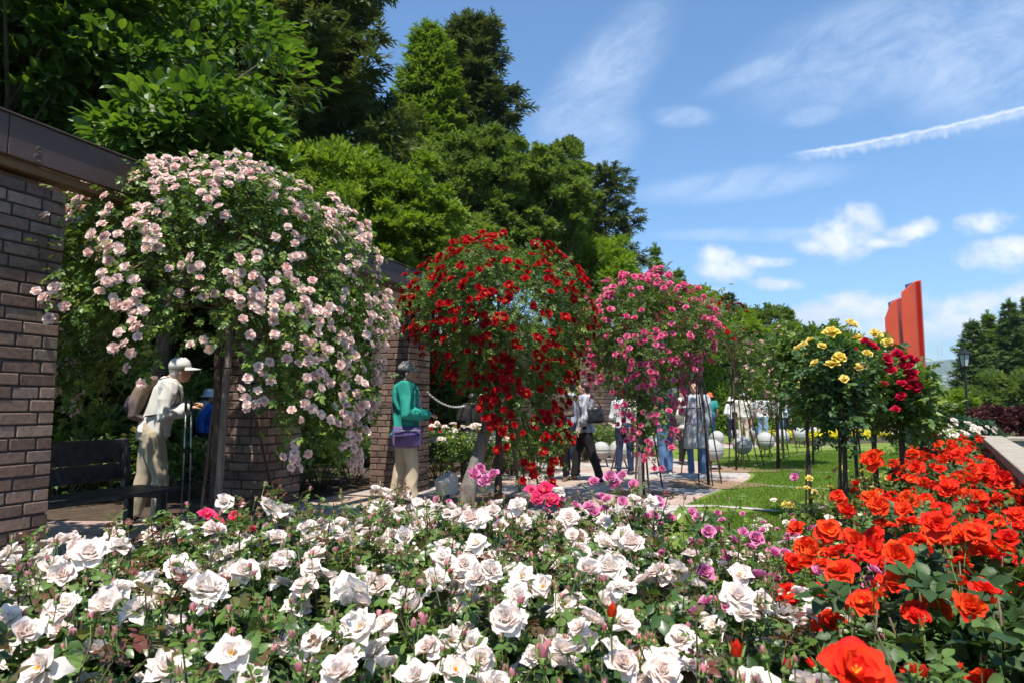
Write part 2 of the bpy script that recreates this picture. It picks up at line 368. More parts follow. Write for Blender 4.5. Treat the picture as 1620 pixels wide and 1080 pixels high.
def compound(leaf, rng, nleaf=5, L=.42):
    """rose leaf: leaflets in pairs along a stalk plus one at its end, length about 1"""
    mb = MB(); D = []; P = []; S = []
    st = [(0, .22), (1, .52)] if nleaf == 5 else [(0, .16), (1, .38), (2, .6)]
    for i, y in st:
        for sgn in (-1, 1):
            a = math.radians(62 + rng.normal() * 8) * sgn
            D.append((math.sin(a), math.cos(a), rng.normal() * .15 - .1)); P.append((sgn * .015, y, -.06 * y)); S.append(L * (.8 + .1 * i) * rng.uniform(.9, 1.08))
    D.append((rng.normal() * .1, 1, -.15)); P.append((0, .62 if nleaf == 5 else .7, -.05)); S.append(L)
    D = np.array(D); Nn = np.tile([0, 0, 1.0], (len(D), 1)) + rng.normal(size=(len(D), 3)) * .22
    M = frames(D, Nn, S)
    mb.scatter(leaf, M, np.array(P, float), rng.uniform(0, 1, len(D)))
    mb.add([(-.008, 0, 0), (.008, 0, 0), (.004, .64, -.05), (-.004, .64, -.05)], [(0, 1, 2, 3)])
    return mb.template()
_r = np.random.default_rng(5)
COMP_HI = [compound(LEAF_HI, _r) for _ in range(3)]
COMP_LO = [compound(LEAF_LO, _r) for _ in range(2)]
def spray(leaf, rng, n, spread=.9, size=.5, flat=True):
    mb = MB(); D = []; P = []
    for i in range(n):
        v = (i + .5) / n; sgn = -1 if i % 2 else 1
        a = sgn * (spread + rng.normal() * .2) * (1.1 - .5 * v)
        D.append((math.sin(a), math.cos(a), rng.normal() * .2 + (0 if flat else rng.normal() * .5))); P.append((0, v * .8, rng.normal() * .04))
    D = np.array(D); Nn = np.tile([0, 0, 1.0], (n, 1)) + rng.normal(size=(n, 3)) * .35
    mb.scatter(leaf, frames(D, Nn, size * rng.uniform(.75, 1.15, n)), np.array(P, float), rng.uniform(0, 1, n)); return mb.template()
LEAF_MIN = MB().add([(0, 0, 0), (-.28, .5, .06), (0, 1, -.05), (.28, .5, .06)], [(0, 3, 2, 1)]).template()
NEEDLE = MB().add([(-.05, 0, 0), (.05, 0, 0), (.03, 1, -.1), (-.03, 1, -.1)], [(0, 1, 2, 3)]).template()
NEEDLE_W = MB().add([(-.09, 0, 0), (.09, 0, 0), (.11, .6, 0), (0, 1, -.1), (-.11, .6, 0)], [(0, 1, 2, 3, 4)]).template()
SPRAY = [spray(LEAF_MIN, _r, 7) for _ in range(3)]
SPRAY_N = [spray(NEEDLE_W, _r, 10, .8, .5) for _ in range(3)]

def petal(mb, L, Wd, a0, curl, r0, z0, ang, rng, nu=4, nv=4, cup=.35, ruffle=.05, point=.0, mi=0, rnd=.5, notch=0.0):
    V = []; G = []
    ph = rng.uniform(0, 6.28); tw = rng.normal() * .12
    vs = np.linspace(0, 1, nv + 1)
    r = r0; z = z0; pr = []; aa = a0
    for i, v in enumerate(vs):
        if i: r += math.sin(aa) * L / nv; z += math.cos(aa) * L / nv
        pr.append((r, z, aa)); aa = a0 + curl * v * v
    ca, sa = math.cos(ang), math.sin(ang)
    for i, v in enumerate(vs):
        w = Wd * (.18 + .82 * math.sin(min(1, v * 1.18) * math.pi / 2)) * (1 - .42 * max(0, (v - .72) / .28) ** 2)
        for j in range(nu + 1):
            u = -1 + 2 * j / nu
            rr, zz, al = pr[i]
            sh = v * (-.16 * u * u * (1 - notch) + point * max(0, 1 - abs(u) * 1.6) * (v ** 3))
            rr += math.sin(al) * sh * L; zz += math.cos(al) * sh * L
            off = cup * u * u * w + ruffle * L * v * v * math.sin(ph + 2.6 * u + 2 * v) + tw * u * w
            nr, nz_ = -math.cos(al), math.sin(al)
            rr += nr * off; zz += nz_ * off
            x = u * w
            V.append((rr * ca - x * sa, rr * sa + x * ca, zz)); G.append(min(1, v * (1 + .18 * abs(u))))
    F = [(i * (nu + 1) + j, i * (nu + 1) + j + 1, (i + 1) * (nu + 1) + j + 1, (i + 1) * (nu + 1) + j) for i in range(nv) for j in range(nu)]
    mb.add(V, F, mi, rnd, np.array(G))
def make_bloom(seed, layers, stamens=0, res=4, point=0.0, ruffle=.05, stem=.6, scale=.5, cup=.35, jit=.16):
    """radius about 1 before scaling; slots: 0 petal, 1 stamen, 2 green"""
    rng = np.random.default_rng(seed); mb = MB(); ang = rng.uniform(0, 6.28)
    for cnt, L, Wd, a0, curl, r0, z0 in layers:
        for k in range(cnt):
            ang += 2 * math.pi / cnt + rng.normal() * .13
            petal(mb, L * rng.uniform(.88, 1.1), Wd * rng.uniform(.88, 1.1), a0 + rng.normal() * jit, curl + rng.normal() * jit * 1.4, r0, z0, ang, rng,
                  res, res, cup * rng.uniform(.5, 1.3), ruffle * rng.uniform(.5, 1.8), point * rng.uniform(.3, 1.4), rnd=rng.uniform())
        ang += 1.1
    if stamens:
        for k in range(stamens):
            a = rng.uniform(0, 6.28); t = rng.uniform(.1, .8); h = rng.uniform(.2, .34)
            d = Vector((math.cos(a) * math.sin(t), math.sin(a) * math.sin(t), math.cos(t))) * h; b = Vector((0, 0, .02))
            s = Vector((-math.sin(a), math.cos(a), 0)) * .018; e = b + d
            mb.add([tuple(b - s), tuple(b + s), tuple(e + s * 1.8), tuple(e + d * .12), tuple(e - s * 1.8)], [(0, 1, 2, 3, 4)], 1)
        mb.ball((0, 0, .07), (.1, .1, .08), 8, 5, 1)
    mb.ball((0, 0, -.06), (.1, .1, .12), 6, 5, 2)
    for k in range(5):
        a = k * 1.2566; petal(mb, .42, .09, 1.5 + rng.normal() * .2, .8, .05, -.03, a, rng, 2, 2, .1, .0, .4, 2)
    if stem: mb.tube([(0, 0, -.1), (.03, .0, -.1 - stem * .5), (.0, .04, -.1 - stem)], [.035, .03, .03], 5, 2, False)
    t = mb.template(); t['V'] = t['V'] * scale; return t
TPL = {}
def bloom_mesh(name, tpl, pm):
    mb = MB(); mb.scatter(tpl, np.eye(3)[None], np.zeros((1, 3))); mb.r = [tpl['r']]
    me = mb.mesh(name, [pm, STAMEN, SEPAL], True); TPL[me.name] = (tpl, pm); return me
OPEN = [(6, .98, .56, 1.25, .45, .05, 0), (6, .85, .50, 1.0, .4, .04, .03), (5, .68, .40, .75, .35, .03, .05)]
FULL = OPEN + [(5, .55, .34, .5, .25, .02, .06), (5, .45, .28, .28, .0, .02, .06), (4, .36, .22, .12, -.2, .01, .06)]
CUPPED = [(5, .86, .6, 1.15, .5, .06, -.02), (5, .8, .58, .85, .45, .06, 0), (5, .74, .52, .58, .4, .05, 0), (5, .66, .45, .36, .3, .04, 0), (4, .58, .34, .2, .1, .02, 0), (3, .52, .24, .08, 0, .01, 0)]
ROSETTE = [(6, .8, .5, 1.15, .2, .06, 0), (7, .72, .42, .85, .0, .05, .02), (8, .62, .32, .6, -.2, .1, .02), (8, .52, .25, .4, -.2, .12, .04), (8, .42, .2, .25, -.2, .08, .06), (7, .36, .15, .1, -.1, .04, .06)]
SMALL = [(6, .85, .48, 1.2, .2, .05, 0), (6, .7, .4, .85, .1, .04, .02), (5, .52, .32, .5, -.1, .03, .04)]
POMPOM = SMALL + [(5, .4, .24, .25, -.2, .02, .05), (6, .9, .42, 1.55, .4, .05, -.03)]
def family(kind, layers, pm, n, seed, scales, **kw):
    return [bloom_mesh(kind, make_bloom(seed + i, layers[i % len(layers)], scale=scales[i % len(scales)], **{k: (v[i % len(v)] if isinstance(v, list) else v) for k, v in kw.items()}), pm) for i in range(n)]
# near blooms, about 10 cm across
HALF = [(4, .8, .6, .62, .5, .07, -.02), (4, .78, .5, .38, .4, .05, 0), (4, .7, .4, .2, .2, .04, 0), (3, .62, .3, .1, 0, .02, 0)]
LOOSE = [(5, 1.0, .5, 1.5, .7, .05, -.03), (6, .9, .5, 1.05, .5, .04, .0), (5, .7, .42, .7, .3, .03, .03), (6, .5, .22, .55, .3, .05, .05)]
B_WHITE = family('rose_bloom', [OPEN, FULL, LOOSE, FULL, HALF, CUPPED, LOOSE], P_WHITE, 14, 10, [.052, .050, .044, .055, .046], stamens=[26, 0, 16, 0, 0, 0, 20], res=5, point=.17, ruffle=.11, jit=.2)
B_ORANGE = family('rose_bloom', [CUPPED, FULL, LOOSE, HALF, OPEN], P_ORANGE, 10, 30, [.050, .047, .042, .052], stamens=[0, 0, 12, 0, 18], res=5, point=.06, ruffle=.12, jit=.22)
B_MAUVE = family('rose_bloom', [ROSETTE, CUPPED], P_MAUVE, 4, 50, [.046, .042], res=4, ruffle=.06)
B_HOT = family('rose_bloom', [OPEN, FULL], P_HOT, 4, 60, [.046, .042], stamens=[18, 0], res=4, ruffle=.08, point=.1)
B_YELLOW = family('rose_bloom', [FULL, CUPPED], P_YELLOW, 4, 70, [.056, .052], res=5, point=.15, ruffle=.06)
# climbers
B_PINK = family('rose_bloom', [POMPOM, SMALL, POMPOM], P_BLUSH, 6, 80, [.037, .034, .040], stamens=[0, 14, 0], res=3, ruffle=.08, stem=.8)
B_RED = family('rose_bloom', [SMALL, OPEN, SMALL], P_RED, 6, 90, [.050, .047, .044], stamens=[0, 10, 0], res=3, ruffle=.09, stem=.8)
B_MAG = family('rose_bloom', [POMPOM, CUPPED], P_MAG, 4, 100, [.038, .034], res=3, ruffle=.05, stem=.8)
B_PALE = family('rose_bloom', [SMALL], P_PALE, 3, 110, [.036, .03], res=2, ruffle=.06)
B_CRIM = family('rose_bloom', [CUPPED], P_CRIM, 3, 120, [.044, .04], res=3, ruffle=.05)
B_CREAM = family('rose_bloom', [FULL], P_WHITE, 3, 130, [.05], res=3, point=.1, ruffle=.06)
def bud_mesh(seed, pm, show):
    mb = MB(); rng = np.random.default_rng(seed)
    mb.lathe([(.001, -.03), (.25, 0), (.34, .14), (.26, .3), (.22, .42)], 8, 2)
    for k in range(4): petal(mb, .75 + .25 * show, .30, .14 + .1 * show, -.25, .12, .1, k * 1.6, rng, 3, 3, .55, .02, .2, 0, .5)
    for k in range(5): petal(mb, .85 if show < .6 else .6, .13, .16 + show * .6, -.15, .22, .12, k * 1.257 + .4, rng, 2, 3, .3, 0, .5, 2)
    mb.tube([(0, 0, 0), (.05, 0, -1.1), (0, .04, -2.2)], [.07, .06, .06], 5, 2, False)
    t = mb.template(); t['V'] = t['V'] * .026; return bloom_mesh('rose_bud', t, pm)
BUD_PINK = [bud_mesh(1, P_PINKBUD, .9), bud_mesh(2, P_PINKBUD, .3), bud_mesh(3, P_PINKBUD, .1)]
BUD_ORANGE = [bud_mesh(4, P_ORANGE, .9), bud_mesh(5, P_CRIM, .2), bud_mesh(6, P_ORANGE, .1)]
def orient(nrm, spin):
    q = Vector(nrm).to_track_quat('Z', 'Y'); return (q.to_matrix().to_4x4() @ Matrix.Rotation(spin, 4, 'Z'))
def put_bloom(fam, parent, loc, nrm, rng, size=1.0, name='rose_bloom'):
    me = fam[int(rng.integers(len(fam)))] if isinstance(fam, list) else fam
    o = bpy.data.objects.new(name, me); COL.objects.link(o); o.parent = parent
    m = orient(nrm, rng.uniform(0, 6.28)); s = size * rng.uniform(.82, 1.12)
    o.matrix_local = Matrix.Translation(loc) @ m @ Matrix.Diagonal((s, s, s, 1)); return o

# ------------------------------------------------------------------ bed rose bush: shared canes and foliage, blooms added one by one
def bush_variant(seed, h=.62, r=.34, n=230, leaf=.105, comp=COMP_HI, m=ROSE_LEAF, shoots=3, red=.12):
    rng = np.random.default_rng(seed)
    cm = MB(); tips = []; P = []; D = []; S = []; Rn = []
    for k in range(9):
        a = k * .7 * 3.3 + rng.uniform(0, .8); rad = r * (.25 + .75 * rng.uniform() ** .6); top = h * (1 - .35 * (rad / r) ** 2) * rng.uniform(.88, 1.06)
        b = Vector((math.cos(a) * .05, math.sin(a) * .05, 0)); t = Vector((math.cos(a) * rad, math.sin(a) * rad, top)); mid = b.lerp(t, .5) + Vector((math.cos(a) * .05, math.sin(a) * .05, .03))
        cm.tube([b, b.lerp(mid, .6) + Vector((0, 0, .02)), mid, mid.lerp(t, .5) + Vector((rng.normal() * .012, rng.normal() * .012, 0)), t], [.009, .007, .006, .004, .003], 5)
        tips.append(t)
        for j in range(3):
            q = mid.lerp(t, rng.uniform(-.2, .7)); a2 = a + rng.uniform(-1.6, 1.6); e = q + Vector((math.cos(a2) * .12, math.sin(a2) * .12, .1 + .08 * rng.uniform()))
            cm.tube([q, q.lerp(e, .5) + Vector((0, 0, -.015)), e], [.004, .003, .0022], 4, 0, False); tips.append(e)
            for i in range(3): P.append(tuple(q.lerp(e, rng.uniform(.1, 1)))); D.append((math.cos(a2 + rng.normal()), math.sin(a2 + rng.normal()), rng.normal() * .3 - .1))
    k = n - len(P)
    d = rsph(rng, k); d[:, 2] = np.abs(d[:, 2]) ** .8; f = rng.uniform(.5, 1.03, k)
    pp = d * f[:, None] * [r, r, h * .52] + [0, 0, h * .42]
    low = rng.uniform(size=k) < .22; pp[low, 2] -= h * .22; pp[:, 2] = np.minimum(pp[:, 2], h * rng.uniform(.8, 1.02, k))
    P = np.concatenate([np.array(P), pp]); D = np.concatenate([np.array(D), d * [1, 1, .25] + rng.normal(size=(k, 3)) * .55])
    D[:, 2] = np.clip(D[:, 2], -.55, .5); K = len(P)
    Nn = np.tile([0, 0, 1.0], (K, 1)) + rng.normal(size=(K, 3)) * .35 + unit(P * [1, 1, 0]) * .35
    fm = MB(); S = leaf * rng.uniform(.7, 1.2, K); Rn = rng.uniform(0, .88, K)
    hi = (P[:, 2] > h * .8) & (rng.uniform(size=K) < red * 2.2); Rn[hi] = rng.uniform(.9, 1, hi.sum())
    w = rng.integers(0, len(comp), K); M = frames(D, Nn, S)
    for i, c in enumerate(comp): s = w == i; fm.scatter(c, M[s], P[s] - unit(D[s]) * leaf * .3, Rn[s])
    for j in range(shoots):                                       # young upright shoots with folded reddish leaves
        t = tips[int(rng.integers(len(tips)))]; e = t + Vector((rng.normal() * .03, rng.normal() * .03, rng.uniform(.07, .16)))
        cm.tube([t, t.lerp(e, .5), e], [.003, .0026, .002], 4, 0, False)
        kk = 7; ff = np.linspace(.2, 1, kk); PP = np.array([tuple(t.lerp(e, x)) for x in ff]); aa = np.arange(kk) * 2.4 + rng.uniform(0, 6)
        DD = np.stack([np.cos(aa), np.sin(aa), np.full(kk, .75)], 1)
        fm.scatter(comp[0], frames(DD, np.tile([0, 0, 1.], (kk, 1)) - DD * .2, leaf * rng.uniform(.4, .7, kk)), PP, rng.uniform(.86, 1, kk))
    return dict(f=fm.mesh('foliage', m, True), c=cm.mesh('cane', CANE, True), tips=tips, h=h, r=r)
V_WHITE = [bush_variant(200 + i, .60, .33, 270, .105, red=.13) for i in range(5)]
V_RED = [bush_variant(220 + i, .66, .34, 230, .135, m=DARK_LEAF, shoots=1, red=.02) for i in range(4)]
V_MID = [bush_variant(240 + i, .60, .36, 150, .12, comp=COMP_LO, m=ROSE_LEAF, red=.08) for i in range(4)]
V_SHOOT = [bush_variant(260 + i, .66, .34, 240, .105, shoots=11, red=.14) for i in range(2)]
V_BACK = [bush_variant(280 + i, .75, .5, 330, .13, comp=COMP_LO, m=CLIMB_LEAF, shoots=1, red=.03) for i in range(3)]
V_LOW = [bush_variant(300 + i, .36, .30, 170, .085, comp=COMP_LO, m=CLIMB_LEAF, red=.1) for i in range(3)]

BUSHES = []
def rose_bush(var, loc, label, group, fam, nb, rng, cluster=3, buds=None, nbud=6, scale=1.0, bsize=1.0, lift=.07, rz=None, name='rose_bush', toward=.35, cat='rose bush'):
    v = var[int(rng.integers(len(var)))]; rz = rng.uniform(0, 6.28) if rz is None else rz
    root = empty(name, loc, label, cat, group); root['label'] = label
    for nm, me in (('foliage', v['f']), ('cane', v['c'])):
        o = link(nm, me, root); o.rotation_euler = (0, 0, rz); o.scale = (scale,) * 3
    Rm = Matrix.Rotation(rz, 3, 'Z'); tips = [Rm @ Vector(t) * scale for t in v['tips']]
    order = rng.permutation(len(tips)); placed = 0; ti = 0; pts = []
    while placed < nb and ti < 200:
        t = tips[int(order[ti % len(order)])]; ti += 1
        if t.z < v['h'] * scale * .45: continue
        for j in range(int(rng.integers(1, cluster + 1))):
            if placed >= nb: break
            ok = False
            for _ in range(8):
                q = t + Vector((rng.normal() * .075, rng.normal() * .075, lift * rng.uniform(.3, 1.3)))
                if all((q - p).length > .07 * bsize for p in pts): ok = True; break
            if not ok: continue
            pts.append(q)
            nrm = Vector((q.x * 1.3 + rng.normal() * .35, q.y * 1.3 + rng.normal() * .35 - toward, .75 + rng.uniform(0, .5)))
            put_bloom(fam, root, q, nrm, rng, bsize); placed += 1
    if buds:
        for j in range(nbud):
            t = tips[int(rng.integers(len(tips)))]; q = t + Vector((rng.normal() * .05, rng.normal() * .05, lift * rng.uniform(.8, 1.9)))
            put_bloom(buds, root, q, (rng.normal() * .2, rng.normal() * .2, 1), rng, 1.0, 'rose_bud')
    BUSHES.append((root, Vector(loc))); return root
def pixel_bloom(px, py, dia_px, fam, rng, real=.1, z=None, size=1.0, name='rose_bloom', pool=None, tilt=None):
    """a bloom seen at a spot of the photograph, standing at the height of its bed, on the nearest bush"""
    d = real * FPX / dia_px
    p = at(px, py, d * 1.0)
    b = min(pool or BUSHES, key=lambda b: (b[1].xy - p.xy).length)
    loc = p - b[1]
    to = (Vector((0, 0, CAMZ)) - p).normalized()
    nrm = to * .8 + Vector((rng.normal() * .25, rng.normal() * .25, .75)) if tilt is None else Vector(tilt)
    return put_bloom(fam, b[0], loc, nrm, rng, size, name)

# ------------------------------------------------------------------ the setting
def ground_mat(name, c1, c2, c3, sc1, sc2, bump=.5, rough=.95):
    m, nt, N, L, out = new_mat(name)
    tc = N.new('ShaderNodeTexCoord'); p = N.new('ShaderNodeBsdfPrincipled'); p.inputs['Roughness'].default_value = rough; p.inputs['Specular IOR Level'].default_value = .2
    n1 = N.new('ShaderNodeTexNoise'); n1.inputs['Scale'].default_value = sc1; n1.inputs['Detail'].default_value = 6; n1.inputs['Roughness'].default_value = .7; L.new(tc.outputs['Object'], n1.inputs[0])
    n2 = N.new('ShaderNodeTexNoise'); n2.inputs['Scale'].default_value = sc2; n2.inputs['Detail'].default_value = 5; L.new(tc.outputs['Object'], n2.inputs[0])
    r = ramp(N, [(.3, c1), (.5, c2), (.72, c3)]); ad = N.new('ShaderNodeMath'); ad.operation = 'MULTIPLY_ADD'; ad.inputs[1].default_value = .5; L.new(n1.outputs['Fac'], ad.inputs[0])
    h = N.new('ShaderNodeMath'); h.operation = 'MULTIPLY'; h.inputs[1].default_value = .5; L.new(n2.outputs['Fac'], h.inputs[0]); L.new(h.outputs[0], ad.inputs[2])
    L.new(ad.outputs[0], r.inputs[0]); L.new(r.outputs[0], p.inputs['Base Color'])
    b = N.new('ShaderNodeBump'); b.inputs['Strength'].default_value = bump; b.inputs['Distance'].default_value = .03; L.new(n2.outputs['Fac'], b.inputs['Height']); L.new(b.outputs[0], p.inputs['Normal'])
    L.new(p.outputs[0], out.inputs[0]); return m
M_GROUND = ground_mat('earth_and_rough_grass', (.035, .045, .015), (.06, .075, .02), (.10, .10, .04), .4, 6)
M_MULCH = ground_mat('straw_mulch', (.12, .075, .045), (.27, .18, .11), (.46, .34, .21), 6, 45, .9)
M_LAWN = ground_mat('lawn_turf', (.085, .13, .02), (.14, .195, .03), (.23, .26, .055), .9, 30, .6)
def paving_mat():
    m, nt, N, L, out = new_mat('paving_blocks')
    tc = N.new('ShaderNodeTexCoord'); mp = N.new('ShaderNodeMapping'); mp.inputs['Rotation'].default_value = (0, 0, math.radians(25)); L.new(tc.outputs['Object'], mp.inputs[0])
    br = N.new('ShaderNodeTexBrick'); br.inputs['Scale'].default_value = 1; br.inputs['Brick Width'].default_value = .3; br.inputs['Row Height'].default_value = .3
    br.inputs['Mortar Size'].default_value = .006; br.inputs['Color1'].default_value = (.38, .34, .32, 1); br.inputs['Color2'].default_value = (.46, .43, .41, 1); br.inputs['Mortar'].default_value = (.22, .19, .17, 1); L.new(mp.outputs[0], br.inputs[0])
    b2 = N.new('ShaderNodeTexBrick'); b2.inputs['Scale'].default_value = 1; b2.inputs['Brick Width'].default_value = .21; b2.inputs['Row Height'].default_value = .105
    b2.inputs['Mortar Size'].default_value = .006; b2.inputs['Color1'].default_value = (.40, .29, .25, 1); b2.inputs['Color2'].default_value = (.50, .38, .33, 1); b2.inputs['Mortar'].default_value = (.24, .18, .15, 1); L.new(mp.outputs[0], b2.inputs[0])
    w = N.new('ShaderNodeTexWave'); w.wave_type = 'RINGS'; w.inputs['Scale'].default_value = .16; w.inputs['Distortion'].default_value = 0; L.new(tc.outputs['Object'], w.inputs[0])
    gt = N.new('ShaderNodeMath'); gt.operation = 'GREATER_THAN'; gt.inputs[1].default_value = .45; L.new(w.outputs['Fac'], gt.inputs[0])
    mx = N.new('ShaderNodeMix'); mx.data_type = 'RGBA'; L.new(gt.outputs[0], mx.inputs[0]); L.new(br.outputs[0], mx.inputs[6]); L.new(b2.outputs[0], mx.inputs[7])
    n = N.new('ShaderNodeTexNoise'); n.inputs['Scale'].default_value = 2.5; n.inputs['Detail'].default_value = 8; L.new(tc.outputs['Object'], n.inputs[0])
    r = ramp(N, [(.3, (.75, .74, .72)), (.7, (1.05, 1.03, 1.0))]); L.new(n.outputs['Fac'], r.inputs[0])
    m2 = N.new('ShaderNodeMix'); m2.data_type = 'RGBA'; m2.blend_type = 'MULTIPLY'; m2.inputs[0].default_value = 1; L.new(mx.outputs[2], m2.inputs[6]); L.new(r.outputs[0], m2.inputs[7])
    p = N.new('ShaderNodeBsdfPrincipled'); p.inputs['Roughness'].default_value = .85; L.new(m2.outputs[2], p.inputs['Base Color'])
    b = N.new('ShaderNodeBump'); b.inputs['Strength'].default_value = .4; b.inputs['Distance'].default_value = .01; L.new(n.outputs['Fac'], b.inputs['Height']); L.new(b.outputs[0], p.inputs['Normal'])
    L.new(p.outputs[0], out.inputs[0]); return m
M_PAVE = paving_mat()
M_STRIP = mat('edging_stone', (.36, .33, .29), .85, c2=(.46, .43, .38), scale=5, bump=.3)
M_CONC = mat('granite_concrete', (.33, .33, .32), .8, c2=(.43, .43, .42), scale=40, bump=.15)
M_COPING = mat('sandy_coping', (.27, .235, .18), .85, c2=(.36, .32, .25), scale=7, bump=.3, bscale=60)
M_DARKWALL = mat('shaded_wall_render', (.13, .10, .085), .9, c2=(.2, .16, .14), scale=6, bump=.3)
def struct(name, mb, m, **k):
    o = mb.build(name, m, **k); o['kind'] = 'structure'; return o
mb = MB(); n = 48
cx, cy = 0, 2000
mb.add([(-6000, -3000, 0), (6000, -3000, 0), (6000, 1200, 0), (-6000, 1200, 0)], [(0, 1, 2, 3)])
struct('ground', mb, M_GROUND)
mb = MB(); mb.poly([(.6, 4.2), (1.6, 3.8), (3.2, 6.4), (4.6, 8.2), (8.5, 14), (14, 22), (14, 27), (-1, 27), (0, 12), (.5, 6)], .004); struct('lawn', mb, M_LAWN)
edge = [(1072, 806), (1090, 796), (1110, 786), (1140, 775), (1170, 765), (1184, 758), (1188, 752), (1180, 746), (1150, 739), (1120, 733), (1090, 727), (1040, 723), (990, 722)]
pts = [tuple(gz(*e).xy) for e in edge] + [(-1.5, 19), (-9, 14), (-9, 3.0), (-2.6, 3.2), (-1.4, 4.1), (.2, 4.6), (.9, 5.4)]
mb = MB(); mb.poly(pts, .008); struct('paved_path', mb, M_PAVE)
mb = MB(); mb.poly([tuple(gz(*e).xy) for e in ((930, 711), (1020, 709), (1100, 709), (1190, 708), (1235, 704), (1235, 699), (1120, 701), (930, 701))], .009); struct('far_path', mb, M_PAVE)
for i, ln in enumerate([[(1085, 803), (1130, 802), (1170, 805), (1230, 810)], [(1172, 767), (1210, 769), (1260, 772), (1330, 776)], [(1205, 742), (1240, 744), (1290, 747), (1340, 750)],
                        [(1196, 737), (1215, 732), (1238, 725), (1262, 719), (1290, 716), (1330, 716)], [(1140, 728), (1170, 727), (1200, 727)], [(1290, 708), (1340, 707), (1390, 709)], [(1330, 727), (1370, 728), (1420, 731)]]):
    top = [gz(x, y) for x, y in ln]; w = .17
    mb = MB(); mb.poly([(p.x, p.y) for p in top] + [(p.x, p.y + w) for p in top[::-1]], .012); struct('stone_edging', mb, M_STRIP)
mb = MB(); mb.poly([(-2.6, .2), (1.75, .2), (2.2, 2.0), (3.4, 4.2), (6.2, 8.6), (5.4, 9.2), (3.9, 8.3), (2.3, 5.9), (1.6, 4.9), (.9, 4.6), (.3, 4.3), (-.9, 4.1), (-1.6, 3.4), (-2.7, 2.5)], .016); struct('flower_bed_soil', mb, M_MULCH)
mb = MB(); mb.poly([(-12, 7.2), (-4.1, 7.2), (-2.75, 8.0), (-2.2, 9.6), (-.7, 12.2), (1.0, 16), (2.0, 19), (-12, 30)], .013); struct('back_bed_soil', mb, ground_mat('shade_toned_soil', (.03, .022, .016), (.07, .05, .034), (.14, .10, .065), 5, 30, .8))  # deep shade behind the bench is put into this soil's dark colours
def soil_disc(c, r, seed):
    rg = random.Random(seed); mb = MB(); k = 26
    mb.poly([(c[0] + r * (1 + .22 * math.sin(3 * a + seed) + rg.uniform(-.08, .08)) * math.cos(a) * 1.15, c[1] + r * math.sin(a)) for a in [2 * math.pi * i / k for i in range(k)]], .017)
    struct('tree_pit_mulch', mb, M_MULCH)

# straw and dry leaves on the mulch, and blades on the lawn
rng = np.random.default_rng(77)
def litter(name, poly, n, size, m, z=.02, kind='stuff'):
    P = np.array(poly); lo, hi = P.min(0), P.max(0); q = rng.uniform(size=(n * 3, 2)) * (hi - lo) + lo
    ins = np.zeros(len(q), bool); j = len(P) - 1
    for i in range(len(P)):
        c = ((P[i, 1] > q[:, 1]) != (P[j, 1] > q[:, 1])) & (q[:, 0] < (P[j, 0] - P[i, 0]) * (q[:, 1] - P[i, 1]) / (P[j, 1] - P[i, 1] + 1e-12) + P[i, 0]); ins ^= c; j = i
    q = q[ins][:n]; k = len(q)
    D = rsph(rng, k) * [1, 1, .25]; Nn = np.tile([0, 0, 1.], (k, 1)) + rng.normal(size=(k, 3)) * .3
    mb = MB(); mb.scatter(LEAF_MIN, frames(D, Nn, size * rng.uniform(.4, 1.3, k)) * np.array([.6, 1, 1])[None, None, :], np.column_stack([q, np.full(k, z) + rng.uniform(0, .02, k)]), rng.uniform(size=k))
    o = mb.build(name, m); o['kind'] = kind; return o
STRAW = leaf_mat('dry_leaf', [(0, (.10, .06, .03)), (.5, (.30, .20, .11)), (1, (.50, .38, .23))], .8, .1, .2)
PETALS = leaf_mat('fallen_petal', [(0, (.7, .5, .42)), (.5, (.82, .74, .68)), (1, (.85, .80, .74))], .6, .3)
litter('fallen_petals', [(-2.4, .7), (1.2, .7), (1.5, 2.4), (.9, 4.2), (-.8, 4.0), (-2.4, 2.4)], 1600, .035, PETALS)
litter('dry_leaf_litter', [(-2.6, .6), (1.75, .6), (2.2, 2.0), (3.4, 4.2), (4.9, 6.9), (3.2, 7.0), (2.3, 5.9), (.9, 4.6), (-.9, 4.1), (-2.7, 2.5)], 9000, .05, STRAW)
def blades(name, poly, n, hgt):
    P = np.array(poly); lo, hi = P.min(0), P.max(0); q = rng.uniform(size=(n * 3, 2)) * (hi - lo) + lo
    ins = np.zeros(len(q), bool); j = len(P) - 1
    for i in range(len(P)):
        c = ((P[i, 1] > q[:, 1]) != (P[j, 1] > q[:, 1])) & (q[:, 0] < (P[j, 0] - P[i, 0]) * (q[:, 1] - P[i, 1]) / (P[j, 1] - P[i, 1] + 1e-12) + P[i, 0]); ins ^= c; j = i
    q = q[ins][:n]; k = len(q); t = MB().add([(-.12, 0, 0), (.12, 0, 0), (0, 1, .1)], [(0, 1, 2)]).template()
    D = rng.normal(size=(k, 3)) * .45 + [0, 0, 1]; mb = MB(); mb.scatter(t, frames(D, rsph(rng, k), hgt * rng.uniform(.6, 1.3, k)), np.column_stack([q, np.full(k, .004)]), rng.uniform(size=k))
    o = mb.build(name, GRASS); o['kind'] = 'stuff'; return o
lawn_a = [tuple(gz(x, y).xy) for x, y in ((1088, 799), (1140, 779), (1184, 762), (1196, 752), (1186, 745), (1150, 736), (1100, 727), (1235, 716), (1330, 712), (1430, 716), (1380, 760), (1230, 806))]
blades('grass_blades', lawn_a, 90000, .035)
blades('grass_blades', [tuple(gz(x, y).xy) for x, y in ((1085, 812), (1250, 812), (1250, 900), (1090, 880))], 30000, .035)

